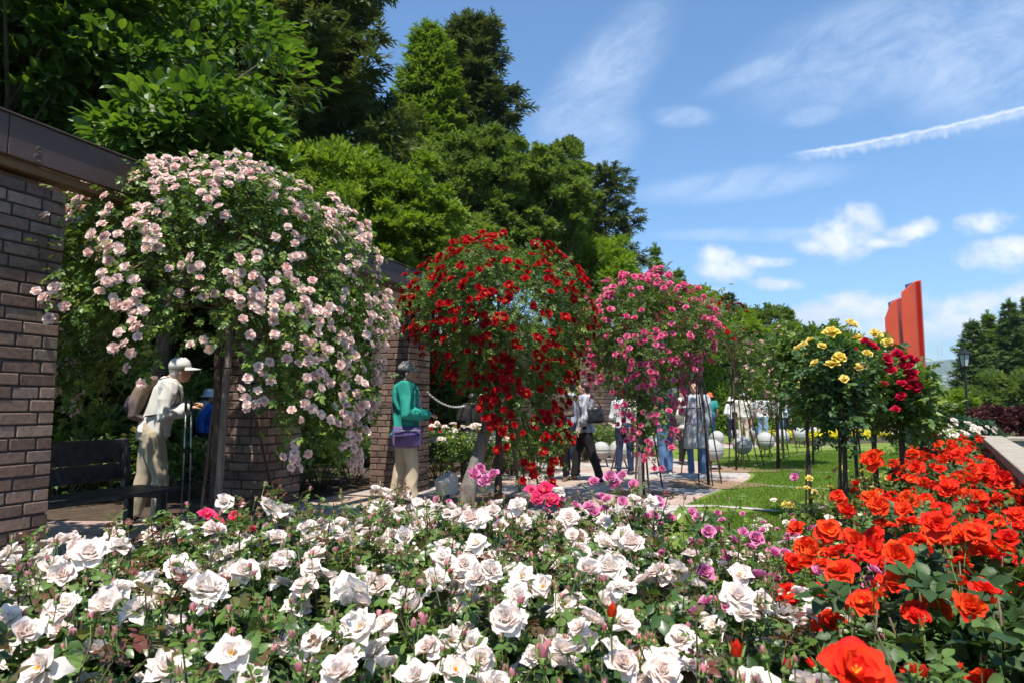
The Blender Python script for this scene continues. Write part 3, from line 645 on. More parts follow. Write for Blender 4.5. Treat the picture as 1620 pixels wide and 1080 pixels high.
# ------------------------------------------------------------------ brick pillars and pergola
def brick_mat():
    m, nt, N, L, out = new_mat('brown_brick')
    a = N.new('ShaderNodeAttribute'); a.attribute_name = 'rnd'
    r = ramp(N, [(0, (.10, .062, .047)), (.3, (.145, .088, .066)), (.6, (.19, .12, .09)), (.85, (.24, .165, .125)), (1, (.13, .10, .085))]); L.new(a.outputs['Fac'], r.inputs[0])
    tc = N.new('ShaderNodeTexCoord'); n = N.new('ShaderNodeTexNoise'); n.inputs['Scale'].default_value = 28; n.inputs['Detail'].default_value = 8; n.inputs['Roughness'].default_value = .7; L.new(tc.outputs['Object'], n.inputs[0])
    r2 = ramp(N, [(.3, (.62, .6, .6)), (.5, (1, 1, 1)), (.75, (1.35, 1.32, 1.3))]); L.new(n.outputs['Fac'], r2.inputs[0])
    mx = N.new('ShaderNodeMix'); mx.data_type = 'RGBA'; mx.blend_type = 'MULTIPLY'; mx.inputs[0].default_value = 1; L.new(r.outputs[0], mx.inputs[6]); L.new(r2.outputs[0], mx.inputs[7])
    p = N.new('ShaderNodeBsdfPrincipled'); p.inputs['Roughness'].default_value = .8; L.new(mx.outputs[2], p.inputs['Base Color'])
    n3 = N.new('ShaderNodeTexNoise'); n3.inputs['Scale'].default_value = 2.3; n3.inputs['Detail'].default_value = 9; n3.inputs['Roughness'].default_value = .75; L.new(tc.outputs['Object'], n3.inputs[0])
    r3 = ramp(N, [(.32, (.55, .54, .5)), (.5, (1, 1, 1)), (.7, (1.12, 1.1, 1.06))]); L.new(n3.outputs['Fac'], r3.inputs[0]); m3 = N.new('ShaderNodeMix'); m3.data_type = 'RGBA'; m3.blend_type = 'MULTIPLY'; m3.inputs[0].default_value = 1; L.new(mx.outputs[2], m3.inputs[6]); L.new(r3.outputs[0], m3.inputs[7]); L.new(m3.outputs[2], p.inputs['Base Color'])
    b = N.new('ShaderNodeBump'); b.inputs['Strength'].default_value = .7; b.inputs['Distance'].default_value = .008; L.new(n.outputs['Fac'], b.inputs['Height']); L.new(b.outputs[0], p.inputs['Normal'])
    L.new(p.outputs[0], out.inputs[0]); return m
M_BRICK = brick_mat(); M_MORTAR = mat('dark_mortar', (.035, .03, .03), .95, c2=(.06, .05, .05), scale=30)
M_FASCIA = mat('bronze_brown_steel', (.075, .042, .032), .6, c2=(.11, .066, .052), scale=2.2, spec=.5, stretch=(1, .3, 1), contrast=(.4, .7))
M_TIMBER = mat('brown_timber', (.12, .06, .03), .7, c2=(.2, .11, .055), scale=9, stretch=(1, .1, 1), bump=.3)
M_DARKTIMBER = mat('dark_timber_block', (.05, .035, .03), .7, c2=(.08, .055, .045), scale=9)
WDIR = math.radians(20)
def wall_pt(t, off=0.0, a=WDIR, o=(-3.07, 4.6)):
    return (o[0] + math.sin(a) * t + math.cos(a) * off, o[1] + math.cos(a) * t - math.sin(a) * off)
def pillar(P, a, h, label, w=.62, d=.58, seed=0, name='brick_pillar'):
    """P: far corner of the face towards the path; local y runs along the row, local x towards the path"""
    rg = random.Random(seed); mb = MB(); cxm = P[0] - math.sin(a) * w / 2 - math.cos(a) * d / 2; cym = P[1] - math.cos(a) * w / 2 + math.sin(a) * d / 2
    H = .083; jt = .013; bw = .1; n = int(round(h / H))
    mb.box(-d / 2 + .012, d / 2 - .012, -w / 2 + .012, w / 2 - .012, -.1, n * H - .03, 1)
    for c in range(n):
        z0 = c * H; z1 = z0 + H - jt
        for side in range(4):
            Ls = w if side in (0, 2) else d
            full = (c % 2 == 0) == (side in (0, 2))
            lo, hi = (-Ls / 2, Ls / 2) if full else (-Ls / 2 + bw + jt, Ls / 2 - bw - jt)
            x = lo; first = .22 if (c // 2) % 2 else .145
            while x < hi - .03:
                e = min(hi, x + first); first = .215
                if hi - e < .06: e = hi
                j = rg.uniform(-.0035, .0035); q = rg.uniform(-.002, .002)
                if side == 0: mb.box(d / 2 - bw, d / 2 + j, x, e, z0 + q, z1 + q, 0, .005, rg.random())
                elif side == 2: mb.box(-d / 2 - j, -d / 2 + bw, x, e, z0 + q, z1 + q, 0, .005, rg.random())
                elif side == 1: mb.box(x, e, -w / 2 - j, -w / 2 + bw, z0 + q, z1 + q, 0, .005, rg.random())
                else: mb.box(x, e, w / 2 - bw, w / 2 + j, z0 + q, z1 + q, 0, .005, rg.random())
                x = e + jt
    mb.box(-d / 2 + .09, d / 2 - .09, -w / 2 + .09, w / 2 - .09, n * H - .035, n * H - jt - .002, 0, 0, .6)
    o = mb.build(name, [M_BRICK, M_MORTAR], loc=(cxm, cym, 0)); o.rotation_euler = (0, 0, -a)
    return tag(o, label, 'pillar', 'brown brick pillars along the rose walk')
pillar(wall_pt(0), WDIR, 2.62, 'large brown brick pillar at the left edge beside the dark bench', seed=1)
pillar(wall_pt(2.64), WDIR, 2.62, 'brown brick pillar half hidden behind the big pale pink rose tree', seed=2)
pillar(wall_pt(5.53), WDIR, 2.66, 'brown brick pillar behind the man in the green jacket, under the end of the beam', seed=3)
A2 = math.radians(31)
pillar((.42, 12.4), A2, 2.5, 'brown brick pillar mostly hidden behind the dark red rose tree', seed=4)
pillar(tuple(gz(973, 722).xy), A2, 2.5, 'brown brick pillar showing between the dark red and the magenta rose trees', seed=5)
p6 = gz(1096, 707).xy
pillar(tuple(p6), WDIR, 2.0, 'farthest brown brick pillar with a dark beam on it, left of the hedge', seed=6)
mb = MB(); mb.box(-.36, .06, -1.2, .2, 1.99, 2.14, 0, .005); o = mb.build('dark_beam', M_DARKTIMBER, loc=(p6.x, p6.y, 0)); o.rotation_euler = (0, 0, -WDIR)
tag(o, 'short dark beam on the farthest brick pillar', 'beam')
# pergola: one object, fascia beams front and back, timber rail, blocks on the pillars
px_, py_ = wall_pt(0)
perg = empty('pergola', (px_, py_, 0), 'long brown steel and timber beam running over the brick pillars on the left', 'pergola', rz=-WDIR)
mb = MB(); mb.box(.03, .075, -3.2, -.46, 2.76, 3.02, 0, .004); mb.box(.03, .075, -.455, 5.45, 2.76, 3.02, 0, .004); mb.box(-.05, .03, 5.40, 5.45, 2.765, 3.015); mb.box(-.06, .03, -3.2, 5.4, 3.0, 3.016, 0)
mb.build('fascia', M_FASCIA, perg)
mb = MB(); mb.box(.025, .09, -3.2, 5.46, 3.0225, 3.034, 0, .003); mb.build('edge_trim', M_DARKTIMBER, perg)
mb = MB(); mb.box(-.10, .028, -3.2, 5.38, 2.70, 2.758, 0, .004); mb.build('rail', M_TIMBER, perg)
mb = MB(); mb.box(-.60, -.52, -3.2, 5.45, 2.72, 2.98, 0, .004); mb.build('back_beam', M_TIMBER, perg)
for t in (-.62, 2.02, 4.91):
    mb = MB(); mb.box(-.50, -.11, t + .06, t + .50, 2.60, 2.82, 0, .005); mb.build('block', M_DARKTIMBER, perg)
    mb = MB(); mb.box(-.06, -.0, t - .06, t - .01, 2.58, 2.698, 0, .004); mb.build('bracket', mat('pale_timber', (.38, .30, .2), .8), perg)
for t in (-2.0, -1.0, 0.9, 3.4):
    mb = MB(); mb.box(-.515, -.105, t, t + .07, 2.74, 2.84, 0, .004); mb.build('cross_timber', M_TIMBER, perg)
chalk = mat('chalk_scrawl', (.20, .14, .12), .8)
def scrawl(pts): # faint hand-drawn strokes on the fascia face
    mb = MB(); mb.tube([(0.0765, y, z) for y, z in pts], .0014, 4); mb.build('scrawl', chalk, perg)
for y0, z0, r_ in ((-.27, 2.80, .022), (-.26, 2.86, .018)):
    scrawl([(y0 + r_ * math.cos(a) * 1.1, z0 + r_ * math.sin(a)) for a in [i * .7 for i in range(9)]])
scrawl([(-.62, 2.83), (-.60, 2.80), (-.56, 2.80), (-.55, 2.83)])

# ------------------------------------------------------------------ bench
M_BENCH = mat('black_bench_slab', (.022, .022, .025), .45, c2=(.055, .057, .065), scale=14, bump=.25)
def bench():
    P = (-3.16, 6.5); r = empty('park_bench', (P[0], P[1], 0), 'dark park bench with a solid back between the brick pillars', 'bench', rz=-WDIR)
    mb = MB()
    for i, (z0, z1) in enumerate(((.50, .655), (.66, .88))):
        x0 = -.56 - .02 * i; mb.box(x0 - .03, x0, -1.5, -.02 - .03 * (1 - i), z0, z1, 0, .008)
    mb.build('backrest', M_BENCH, r)
    for x in (-.5, -.36, -.22, -.08): 
        mb = MB(); mb.box(x, x + .12, -1.5, .05, .40, .435, 0, .008); mb.build('seat_plank', M_BENCH, r)
    for y in (-1.4, -.12):
        mb = MB(); mb.box(-.5, -.44, y, y + .07, 0, .398, 0, .006); mb.box(-.1, -.04, y, y + .07, 0, .398, 0, .006); mb.box(-.438, -.102, y + .01, y + .06, .34, .397); mb.box(-.557, -.50, y + .01, y + .06, .35, .80); mb.build('leg', M_BENCH, r)
bench()

# ------------------------------------------------------------------ right-hand garden wall, planter, lamp post, sculpture, spheres, floodlight, chain
wd = math.atan2(.631, 1); wx = lambda y: 2.87 + .631 * (y - 3.82)
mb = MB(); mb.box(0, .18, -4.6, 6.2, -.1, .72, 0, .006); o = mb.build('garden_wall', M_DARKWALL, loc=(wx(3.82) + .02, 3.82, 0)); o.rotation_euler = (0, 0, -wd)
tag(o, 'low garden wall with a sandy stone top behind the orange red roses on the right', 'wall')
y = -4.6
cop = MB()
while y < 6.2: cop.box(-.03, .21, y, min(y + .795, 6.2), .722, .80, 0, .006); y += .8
c = cop.build('coping', M_COPING, o)
mb = MB(); mb.box(-.4, .4, -.3, .3, 0, .44, 0, .01); pl = mb.build('stone_planter', mat('grey_block', (.26, .23, .2), .9, c2=(.34, .3, .27), scale=12, bump=.4), loc=tuple(at(1600, 700, 13.2).xy) + (0.08,)); pl.rotation_euler = (0, 0, -wd)
tag(pl, 'square grey stone planter in front of the dark red maple', 'planter'); mb = MB(); mb.box(-.44, .44, -.34, .34, .442, .51, 0, .01); mb.build('rim', M_COPING, pl)
def lamp_post(px, Y, topy, label):
    b = at(px, 640, Y); H = at(px, topy, Y).z; r = empty('street_lamp', (b.x, b.y, 0), label, 'street lamp'); bl = mat('black_lamp_iron', (.02, .02, .022), .4, metal=.3)
    mb = MB(); mb.lathe([(.10, 0), (.10, .08), (.06, .2), (.05, .5), (.035, .55), (.033, H - .75), (.05, H - .72), (.03, H - .66)], 16); mb.build('pole', bl, r)
    g, nt, N, L, out = new_mat('lamp_glass'); p = N.new('ShaderNodeBsdfPrincipled'); p.inputs['Base Color'].default_value = (.45, .47, .5, 1); p.inputs['Roughness'].default_value = .15; L.new(p.outputs[0], out.inputs[0])
    mb = MB(); z = H - .62; mb.lathe([(.09, z), (.15, z + .33)], 6); lg_ = mb; mb = MB()
    for k in range(6):
        a = k * math.pi / 3; mb.tube([(.095 * math.cos(a), .095 * math.sin(a), z - .01), (.157 * math.cos(a), .157 * math.sin(a), z + .34)], .011, 4)
    mb.lathe([(.10, z - .03), (.105, z - .005), (.05, z - .0)], 6); fr_ = mb.build('lantern_frame', bl, r); lg_.build('lantern_glass', g, fr_)
    mb = MB(); mb.lathe([(.20, z + .33), (.205, z + .35), (.08, z + .46), (.05, z + .5), (.055, z + .52), (.015, z + .55), (.012, z + .62)], 6); mb.build('lantern_roof', bl, r)
lamp_post(1530, 20, 545, 'black street lamp with a six-sided lantern in front of the right-hand conifers')

M_ORANGE = mat('orange_painted_steel', (.62, .075, .030), .5, c2=(.67, .095, .040), scale=.5, spec=.3)
def sculpture():
    Y0 = 60; b = at(1430, 500, Y0); r = empty('sculpture', (b.x, b.y, 0), 'tall orange steel sculpture of folded upright plates above the trees', 'sculpture')
    def P(px, dy): q = at(px, 500, Y0 + dy); return (q.x - b.x, q.y - b.y)
    def zz(px, py, dy): return at(px, py, Y0 + dy).z
    # folded plate outline: (px, depth offset, top py)
    groups = {'left_plate': [(1399.5, .2, 505), (1409.5, -.15, 482), (1419.5, -.5, 475), (1429, 1.6, 472)],
              'right_plate': [(1427.5, -.6, 464), (1438, -.95, 456), (1447.8, -1.3, 448), (1452.5, .5, 446), (1458.5, -.1, 444.5), (1460.5, .9, 445)]}
    for nm, pts in groups.items():
        mb = MB(); n = len(pts); V = []
        for k in (0, 1):
            for (x, dy, t) in pts:
                q = P(x, dy + k * .25); V += [(q[0], q[1], 0), (q[0], q[1], zz(x, t, dy) + k * .12)]
        F = []
        for i in range(n - 1):
            a = 2 * i; bq = 2 * n + 2 * i
            F += [(a, a + 2, a + 3, a + 1), (bq + 2, bq, bq + 1, bq + 3), (a + 1, a + 3, bq + 3, bq + 1)]
        F += [(0, 1, 2 * n + 1, 2 * n), (2 * n - 2, 4 * n - 2, 4 * n - 1, 2 * n - 1)]
        mb.add(V, F); mb.build('folded_plate', M_ORANGE, r)
    # rear leaf peeping above the slanting tops, in one even bluish violet
    for (x0, x1, ty0, ty1) in ((1409, 1426, 478.5, 471), (1437.5, 1450, 450, 446)):
        mb = MB(); q0 = P(x0, 1.6); q1 = P(x1, 1.9)
        z0, z1 = zz(x0, ty0, 1.6), zz(x1, ty1, 1.9)
        V = [(q0[0], q0[1], 0), (q1[0], q1[1], 0), (q1[0], q1[1], z1), (q0[0], q0[1], z0)]; V += [(x, y + .3, z) for x, y, z in V]
        mb.add(V, [(0, 1, 2, 3), (7, 6, 5, 4), (3, 2, 6, 7), (0, 3, 7, 4), (1, 5, 6, 2)]); mb.build('rear_leaf', mat('violet_plate', (.10, .09, .24), .5), r)
sculpture()

def sphere(px, py, rpx, Y, label):
    p = at(px, py, Y); rr = rpx / FPX * Y
    o = empty('stone_sphere', (p.x, p.y, 0), label, 'stone sphere', 'grey stone spheres in a ring round the lawn')
    zc = max(p.z, rr + .02); seam = MB(); prof = []
    for i in range(41):
        t = math.pi * i / 40; r_ = rr * math.sin(t)
        prof.append((max(r_, .0005), -rr * math.cos(t)))
    prof = [q for q in prof if abs(q[1]) > .014]
    k = next(i for i, q in enumerate(prof) if q[1] > 0)
    e = math.sqrt(rr * rr - .008 ** 2); prof = prof[:k] + [(e, -.007), (rr - .016, -.006), (rr - .016, .006), (e, .007)] + prof[k:]
    mb = MB(); mb.smooth = True; mb.lathe(prof, 36, 0, (0, 0, zc)); b = mb.build('ball', M_CONC, o)
    for a in (0, 2.1, 4.2):
        mb = MB(); mb.tube([(rr * .45 * math.cos(a), rr * .45 * math.sin(a), zc - rr * .86), (rr * .75 * math.cos(a), rr * .75 * math.sin(a), 0)], .014, 6)
        mb.build('stand_leg', IRON, o)
for a in ((1127, 712, 17.5, 12.8, 'nearest stone sphere, between the grey cardigan woman and the lawn'), (1174.5, 703, 15, 14.6, 'stone sphere with a pole in front of it, right of the backpack walker'),
          (1210.5, 697, 14, 15.8, 'stone sphere with a dark notch, below the man in a white shirt'), (1237, 690, 11.5, 18.5, 'stone sphere below the two checked shirts'),
          (1265, 687, 11.2, 19.5, 'stone sphere right of the two checked shirts'), (1286.5, 684, 9.5, 22, 'rightmost stone sphere, at the end of the yellow flower strip'),
          (1134.5, 692, 11, 20.5, 'stone sphere behind the woman in the orange hat'), (1194, 684, 9.5, 21, 'small stone sphere left of the man in a white shirt'),
          (1163, 686, 8, 23, 'small stone sphere between the walkers by the hedge'), (980, 712, 16.5, 13.0, 'stone sphere behind the trousers of the brown bag woman'), (951, 712, 14, 13.4, 'leftmost stone sphere, half behind pale roses'),
          (1034, 700, 11.5, 16.5, 'stone sphere left of the dark shirt man'), (1080, 699, 11, 17, 'stone sphere hidden behind the cream jacket')):
    sphere(*a)

M_GREYPL = mat('grey_painted_metal', (.5, .5, .49), .5, c2=(.56, .56, .55), scale=6)
p = at(706, 765, 8.7); fl = empty('floodlight', (p.x, p.y, 0), 'grey faceted floodlight on a short stem beside the brick pillar', 'floodlight', rz=.5)
zb = p.z; K_ = .72
mb = MB(); mb.add([(x_ * K_, y_ * K_, zb + z_) for x_, y_, z_ in ((-.12, -.13, -.13), (.16, -.13, -.10), (.16, .13, -.10), (-.12, .13, -.13), (-.17, -.15, .04), (.10, -.12, .15), (.10, .12, .15), (-.17, .15, .04), (.18, -.12, .08), (.18, .12, .08))],
                  [(0, 3, 2, 1), (4, 5, 6, 7), (0, 1, 8, 5, 4), (3, 7, 6, 9, 2), (0, 4, 7, 3), (1, 2, 9, 8), (5, 8, 9, 6)]); mb.build('housing', M_GREYPL, fl)
mb = MB(); mb.tube([(0.02, 0, 0), (.02, 0, zb - .12)], .025, 8); mb.build('stem', IRON, fl)
M_CHAIN = mat('white_plastic_chain', (.62, .60, .56), .5)
def chain(a, b, sag, label):
    mb = MB(); mb.smooth = True; a = Vector(a); b = Vector(b); n = int((b - a).length / .05); up = Vector((0, 0, 1))
    pts = [a.lerp(b, i / n) - up * sag * 4 * (i / n) * (1 - i / n) for i in range(n + 1)]
    for i in range(n):
        c = (pts[i] + pts[i + 1]) / 2; d = (pts[i + 1] - pts[i]).normalized(); s = d.cross(up).normalized() if i % 2 else d.cross(up).cross(d).normalized()
        mb.tube([c + d * .03 * math.cos(t) + s * .014 * math.sin(t) for t in [k * .785 for k in range(9)]], .006, 5, cap=False)
    tag(mb.build('hanging_chain', M_CHAIN), label, 'chain', 'white chains between the pillars')
chain(at(676, 620, 9.6), at(762, 622, 11.6), .22, 'white chain swagged to the right of the man in green')
chain(at(792, 634, 11.9), at(836, 634, 12.2), .10, 'short white chain seen through the dark red rose tree')

# ------------------------------------------------------------------ hill and town far off
def hill():
    m, nt, N, L, out = new_mat('wooded_hill'); tc = N.new('ShaderNodeTexCoord'); n = N.new('ShaderNodeTexNoise'); n.inputs['Scale'].default_value = .02; n.inputs['Detail'].default_value = 8; L.new(tc.outputs['Object'], n.inputs[0])
    r = ramp(N, [(.35, (.035, .065, .02)), (.65, (.075, .12, .035))]); L.new(n.outputs['Fac'], r.inputs[0]); p = N.new('ShaderNodeBsdfPrincipled'); p.inputs['Roughness'].default_value = .9; L.new(r.outputs[0], p.inputs['Base Color'])
    b = N.new('ShaderNodeBump'); b.inputs['Strength'].default_value = 1; b.inputs['Distance'].default_value = 8; L.new(n.outputs['Fac'], b.inputs['Height']); L.new(b.outputs[0], p.inputs['Normal']); L.new(p.outputs[0], out.inputs[0])
    mb = MB(); nx, ny = 160, 34; V = []
    for j in range(ny + 1):
        v = j / ny; Y = 1200 + 3200 * v
        for i in range(nx + 1):
            X = -1500 + 5200 * i / nx
            rise = 95 * min(1, v / .32) ** 1.2 if v < .4 else 95 + (180 + 60 * math.sin(X * .0016 + 1.2) + 26 * math.sin(X * .006)) * math.sin(min(1, (v - .4) / .45) * math.pi / 2)
            z = rise + 30 * (noise.noise(Vector((X * .0022, Y * .0022, 3)))) * min(1, v * 2) + 7 * noise.noise(Vector((X * .011, Y * .011, 1))) * min(1, v * 3) - (1 if j == 0 else 0)
            V.append((X, Y, z))
    F = [(j * (nx + 1) + i, j * (nx + 1) + i + 1, (j + 1) * (nx + 1) + i + 1, (j + 1) * (nx + 1) + i) for j in range(ny) for i in range(nx)]
    mb.add(V, F); mb.smooth = True; struct('wooded_hill', mb, m)
hill()
def hill_z(X, Y):
    v = (Y - 1200) / 3200; rise = 95 * min(1, v / .32) ** 1.2 if v < .4 else 95
    return rise + 30 * noise.noise(Vector((X * .0022, Y * .0022, 3))) * min(1, v * 2) + 7 * noise.noise(Vector((X * .011, Y * .011, 1))) * min(1, v * 3)
wallm = [mat('pale_render_%s' % n_, c, .9) for n_, c in (('white', (.7, .7, .68)), ('cream', (.6, .55, .45)), ('grey', (.42, .43, .45)))]
roofm = [mat('roof_%s' % n_, c, .8) for n_, c in (('grey', (.16, .17, .19)), ('brown', (.2, .12, .09)), ('blue', (.14, .18, .26)))]
winm = mat('dark_window', (.05, .06, .08), .3)
hs = []
for k in range(9):
    w, d, h = (9, 8, 6) if k % 3 else (16, 12, 12)
    mb = MB(); mb.box(-w / 2, w / 2, -d / 2, d / 2, -6, h)
    wn = MB()
    for fz in range(1, int(h), 3):
        for wxp in np.arange(-w / 2 + 1.5, w / 2 - 1, 3): wn.box(wxp, wxp + 1.3, -d / 2 - .05, -d / 2 + .02, fz, fz + 1.4)
    rf = MB()
    if k % 3: rf.add([(-w / 2 - .6, -d / 2 - .6, h), (w / 2 + .6, -d / 2 - .6, h), (w / 2 + .6, d / 2 + .6, h), (-w / 2 - .6, d / 2 + .6, h), (-w / 2, 0, h + 2.8), (w / 2, 0, h + 2.8)], [(0, 1, 5, 4), (2, 3, 4, 5), (1, 2, 5), (3, 0, 4), (3, 2, 1, 0)])
    else: rf.box(-w / 2 - .3, w / 2 + .3, -d / 2 - .3, d / 2 + .3, h + .01, h + .8)
    hs.append((mb.mesh('wall', wallm[k % 3 if k % 2 else 0]), rf.mesh('roof', roofm[(k // 2) % 3]), wn.mesh('window', winm)))
rg = random.Random(4)
for k in range(120):
    Y = rg.uniform(1350, 2300); px = rg.uniform(1462, 1522) if k % 3 else rg.uniform(1522, 1625); X = (px - 810) / FPX * Y
    w_, r_, n_ = hs[k % 9]
    h = empty('town_house', (X, Y, hill_z(X, Y)), 'small pale house among others in the hazy town below the hill', 'house', 'houses of the far town', rz=rg.uniform(-.6, .6))
    wl_ = link('wall', w_, h); link('roof', r_, h); link('window', n_, wl_)
for px, tp in ((1490, 541), (1484, 545)):
    q = at(px, 560, 3600); mb = MB(); hh = 62 if px > 1487 else 45
    for sx in (-6, 6): mb.tube([(sx, 0, -30), (sx * .15, 0, hh)], .8, 4)
    for zz_ in range(0, hh, 12): mb.tube([(-6 * (1 - zz_ / hh * .85), 0, zz_), (6 * (1 - zz_ / hh * .85), 0, zz_)], .6, 4)
    o = mb.build('radio_mast', mat('pale_mast_steel', (.5, .42, .42), .6), loc=(q.x, q.y, q.z)); tag(o, 'taller pale radio mast on the far hilltop' if px > 1487 else 'shorter pale radio mast on the far hilltop', 'mast')

# ------------------------------------------------------------------ trees
def broad_tree(name, label, base, h, cz, rad, nclump, per, m, size, seed, trunk=.22, rc=.17, cat='tree', group=None, bark=BARK, tpl=None, flat=.6, shell=.55, droop=-.15, nlimb=45, off=(0, 0), crown='crown'):
    rng = np.random.default_rng(seed); root = empty(name, (base[0], base[1], 0), label, cat, group)
    tpl = tpl or SPRAY; R = np.array(rad, float)
    d = rsph(rng, nclump); f = shell + (1 - shell) * rng.uniform(size=nclump) ** .6
    lump = np.array([1 + .38 * noise.noise(Vector(x) * 1.7 + Vector((seed, 0, 0))) + .15 * noise.noise(Vector(x) * 5 + Vector((seed, 3, 0))) for x in d])
    C = d * (f * lump)[:, None] * R + [off[0], off[1], cz]; keep = C[:, 2] > .25; C = C[keep]
    rcl = rc * R.mean() * rng.uniform(.6, 1.35, len(C)); cr = rng.uniform(size=len(C))
    idx = np.repeat(np.arange(len(C)), per); k = len(idx); s = rsph(rng, k)
    P = C[idx] + s * (rng.uniform(size=(k, 1)) ** .45) * rcl[idx][:, None] * [1, 1, flat]
    out = unit(P - [off[0], off[1], cz * .85])
    D = out * .8 + s * .7 + rng.normal(size=(k, 3)) * .35 + [0, 0, droop]
    Nn = rng.normal(size=(k, 3)) * .45 + [0, 0, 1] + out * .35
    rn = np.clip(.45 * cr[idx] + .55 * rng.uniform(size=k), 0, 1)
    mb = MB(); w = rng.integers(0, len(tpl), k); M = frames(D, Nn, size * rng.uniform(.7, 1.25, k))
    for i, t in enumerate(tpl): q = w == i; mb.scatter(t, M[q], P[q], rn[q], keep_r=True)
    mb.build(crown, m, root)
    tb = MB(); tb.smooth = True; top = Vector((off[0], off[1], cz + R[2] * .25)); w0 = rng.normal(size=2) * .12
    tp = [Vector((0, 0, -.1)), Vector((w0[0] * .5, w0[1] * .5, cz * .3)), Vector((off[0] * .4 + w0[0], off[1] * .4 + w0[1], cz * .62)), Vector((off[0] * .8, off[1] * .8, cz)), top]
    tb.tube(tp, [trunk * 1.25, trunk, trunk * .8, trunk * .5, trunk * .2], 10)
    tob = tb.build('trunk', bark, root)
    lb = MB()
    for i in rng.permutation(len(C))[:nlimb]:
        c = Vector(C[i]); a = tp[2].lerp(top, rng.uniform(0, .7)); mid = a.lerp(c, .5) + Vector((0, 0, -.06 * (c - a).length))
        lb.tube([a, a.lerp(mid, .5), mid, c], [trunk * .32, trunk * .22, trunk * .14, trunk * .05], 5, 0, False)
    lb.build('limbs', bark, tob); return root
def conifer(name, label, base, h, rad, zb, seed, m=CEDAR, whorl=34, per=6, nsp=9, size=.5, trunk=.2, power=.8, droop=.12, up=.25, cat='tree', group=None, bark=DARKBARK, bare=.15, tuft=2, gap=.25):
    rng = np.random.default_rng(seed); root = empty(name, (base[0], base[1], 0), label, cat, group)
    tb = MB(); tb.smooth = True; tb.tube([(0, 0, -.1), (.03, 0, h * .4), (-.02, .02, h * .75), (0, 0, h * .98)], [trunk, trunk * .75, trunk * .4, .02], 9)
    tob = tb.build('trunk', bark, root)
    lb = MB(); P = []; D = []; S = []; Rn = []
    for wv in range(whorl):
        t = (wv + rng.uniform(0, .8)) / whorl; z = zb + (h - zb) * t
        a0 = rng.uniform(0, 6.28); side = 1 + .35 * math.sin(a0)
        for b in range(per):
            if rng.uniform() < gap * (1 - t): continue
            a = a0 + b * 6.283 / per + rng.normal() * .25
            Ln = (rad * (1 - t) ** power + .03 * rad) * rng.uniform(.55, 1.15) * (1 + .25 * math.sin(2 * a + seed))
            ca, sa = math.cos(a), math.sin(a); pts = []
            for s in (0, .35, .7, 1): pts.append(Vector((ca * Ln * s, sa * Ln * s, z + Ln * (up * s * (1 - t) * .4 + t * .5 * s - droop * math.sin(s * 2.6)))))
            lb.tube(pts, [trunk * .2 * (1 - t * .7), trunk * .14 * (1 - t * .7), trunk * .08, .008], 4, 0, False)
            cr = rng.uniform()
            k = max(3, int(nsp * (.35 + .65 * Ln / rad)))
            for i in range(k):
                s = bare + (1 - bare) * (i + rng.uniform()) / k
                j = min(2, int(s * 3)); q = pts[j].lerp(pts[j + 1], s * 3 - j) if j < 3 else pts[3]
                for r in range(tuft):
                    sg = rng.choice([-1, 1]); da = a + sg * rng.uniform(.2, 1.25)
                    P.append((q.x + rng.normal() * .05 * rad * .5, q.y + rng.normal() * .05 * rad * .5, q.z + rng.normal() * .04 * rad * .5)); D.append((math.cos(da), math.sin(da), rng.normal() * .3 + .1 * up - .1)); S.append(size * rng.uniform(.6, 1.2) * (.55 + .45 * (1 - t))); Rn.append(.5 * cr + .5 * rng.uniform())
    k = 10
    for i in range(k): P.append((0, 0, h - rng.uniform(0, .06) * h)); D.append((rng.normal() * .3, rng.normal() * .3, 1)); S.append(size * .6); Rn.append(rng.uniform())
    P = np.array(P); D = np.array(D); S = np.array(S); Rn = np.array(Rn)
    mb = MB(); w = rng.integers(0, 3, len(P)); M = frames(D, rng.normal(size=(len(P), 3)) * .35 + [0, 0, 1], S)
    for i, t in enumerate(SPRAY_N): q = w == i; mb.scatter(t, M[q], P[q], Rn[q], keep_r=True)
    mb.build('crown', m, root); lb.build('limbs', bark, tob); return root
def T(px, Y): return tuple(at(px, 640, Y).xy)
def H(py, Y): return at(810, py, Y).z

# near broadleaf with big glossy leaves, behind the beam at the left
broad_tree('magnolia_tree', 'broadleaved tree with large glossy leaves rising over the beam at top left', (-6.6, 9.0), 7, 5.6, (3.6, 2.6, 2.7), 230, 75, BROAD_LEAF, .17, 11, .2, .15, tpl=[LEAF_BIG], off=(.2, 0), nlimb=60, shell=.35)
broad_tree('magnolia_tree', 'bright leafy bough mass just above the pale pink rose tree', (-4.3, 8.2), 5, 4.0, (1.05, .9, .72), 60, 75, BROAD_LEAF, .165, 12, .08, .26, tpl=[LEAF_BIG], nlimb=25, shell=.3, off=(.75, -.9))
broad_tree('magnolia_tree', 'glossy large-leaved boughs just over the beam near the left edge', (-7.4, 8.4), 6, 5.1, (1.9, .9, 1.5), 120, 75, BROAD_LEAF, .19, 14, .14, .2, tpl=[LEAF_BIG], nlimb=40, shell=.35, off=(1.3, -.5))
broad_tree('broadleaf_tree', 'shady broadleaved tree directly behind the nearest pillar', (-8.5, 10.5), 5, 4.4, (3.2, 2.2, 2.2), 110, 55, BROAD_LEAF, .17, 13, .2, .18, tpl=[LEAF_BIG], nlimb=30)
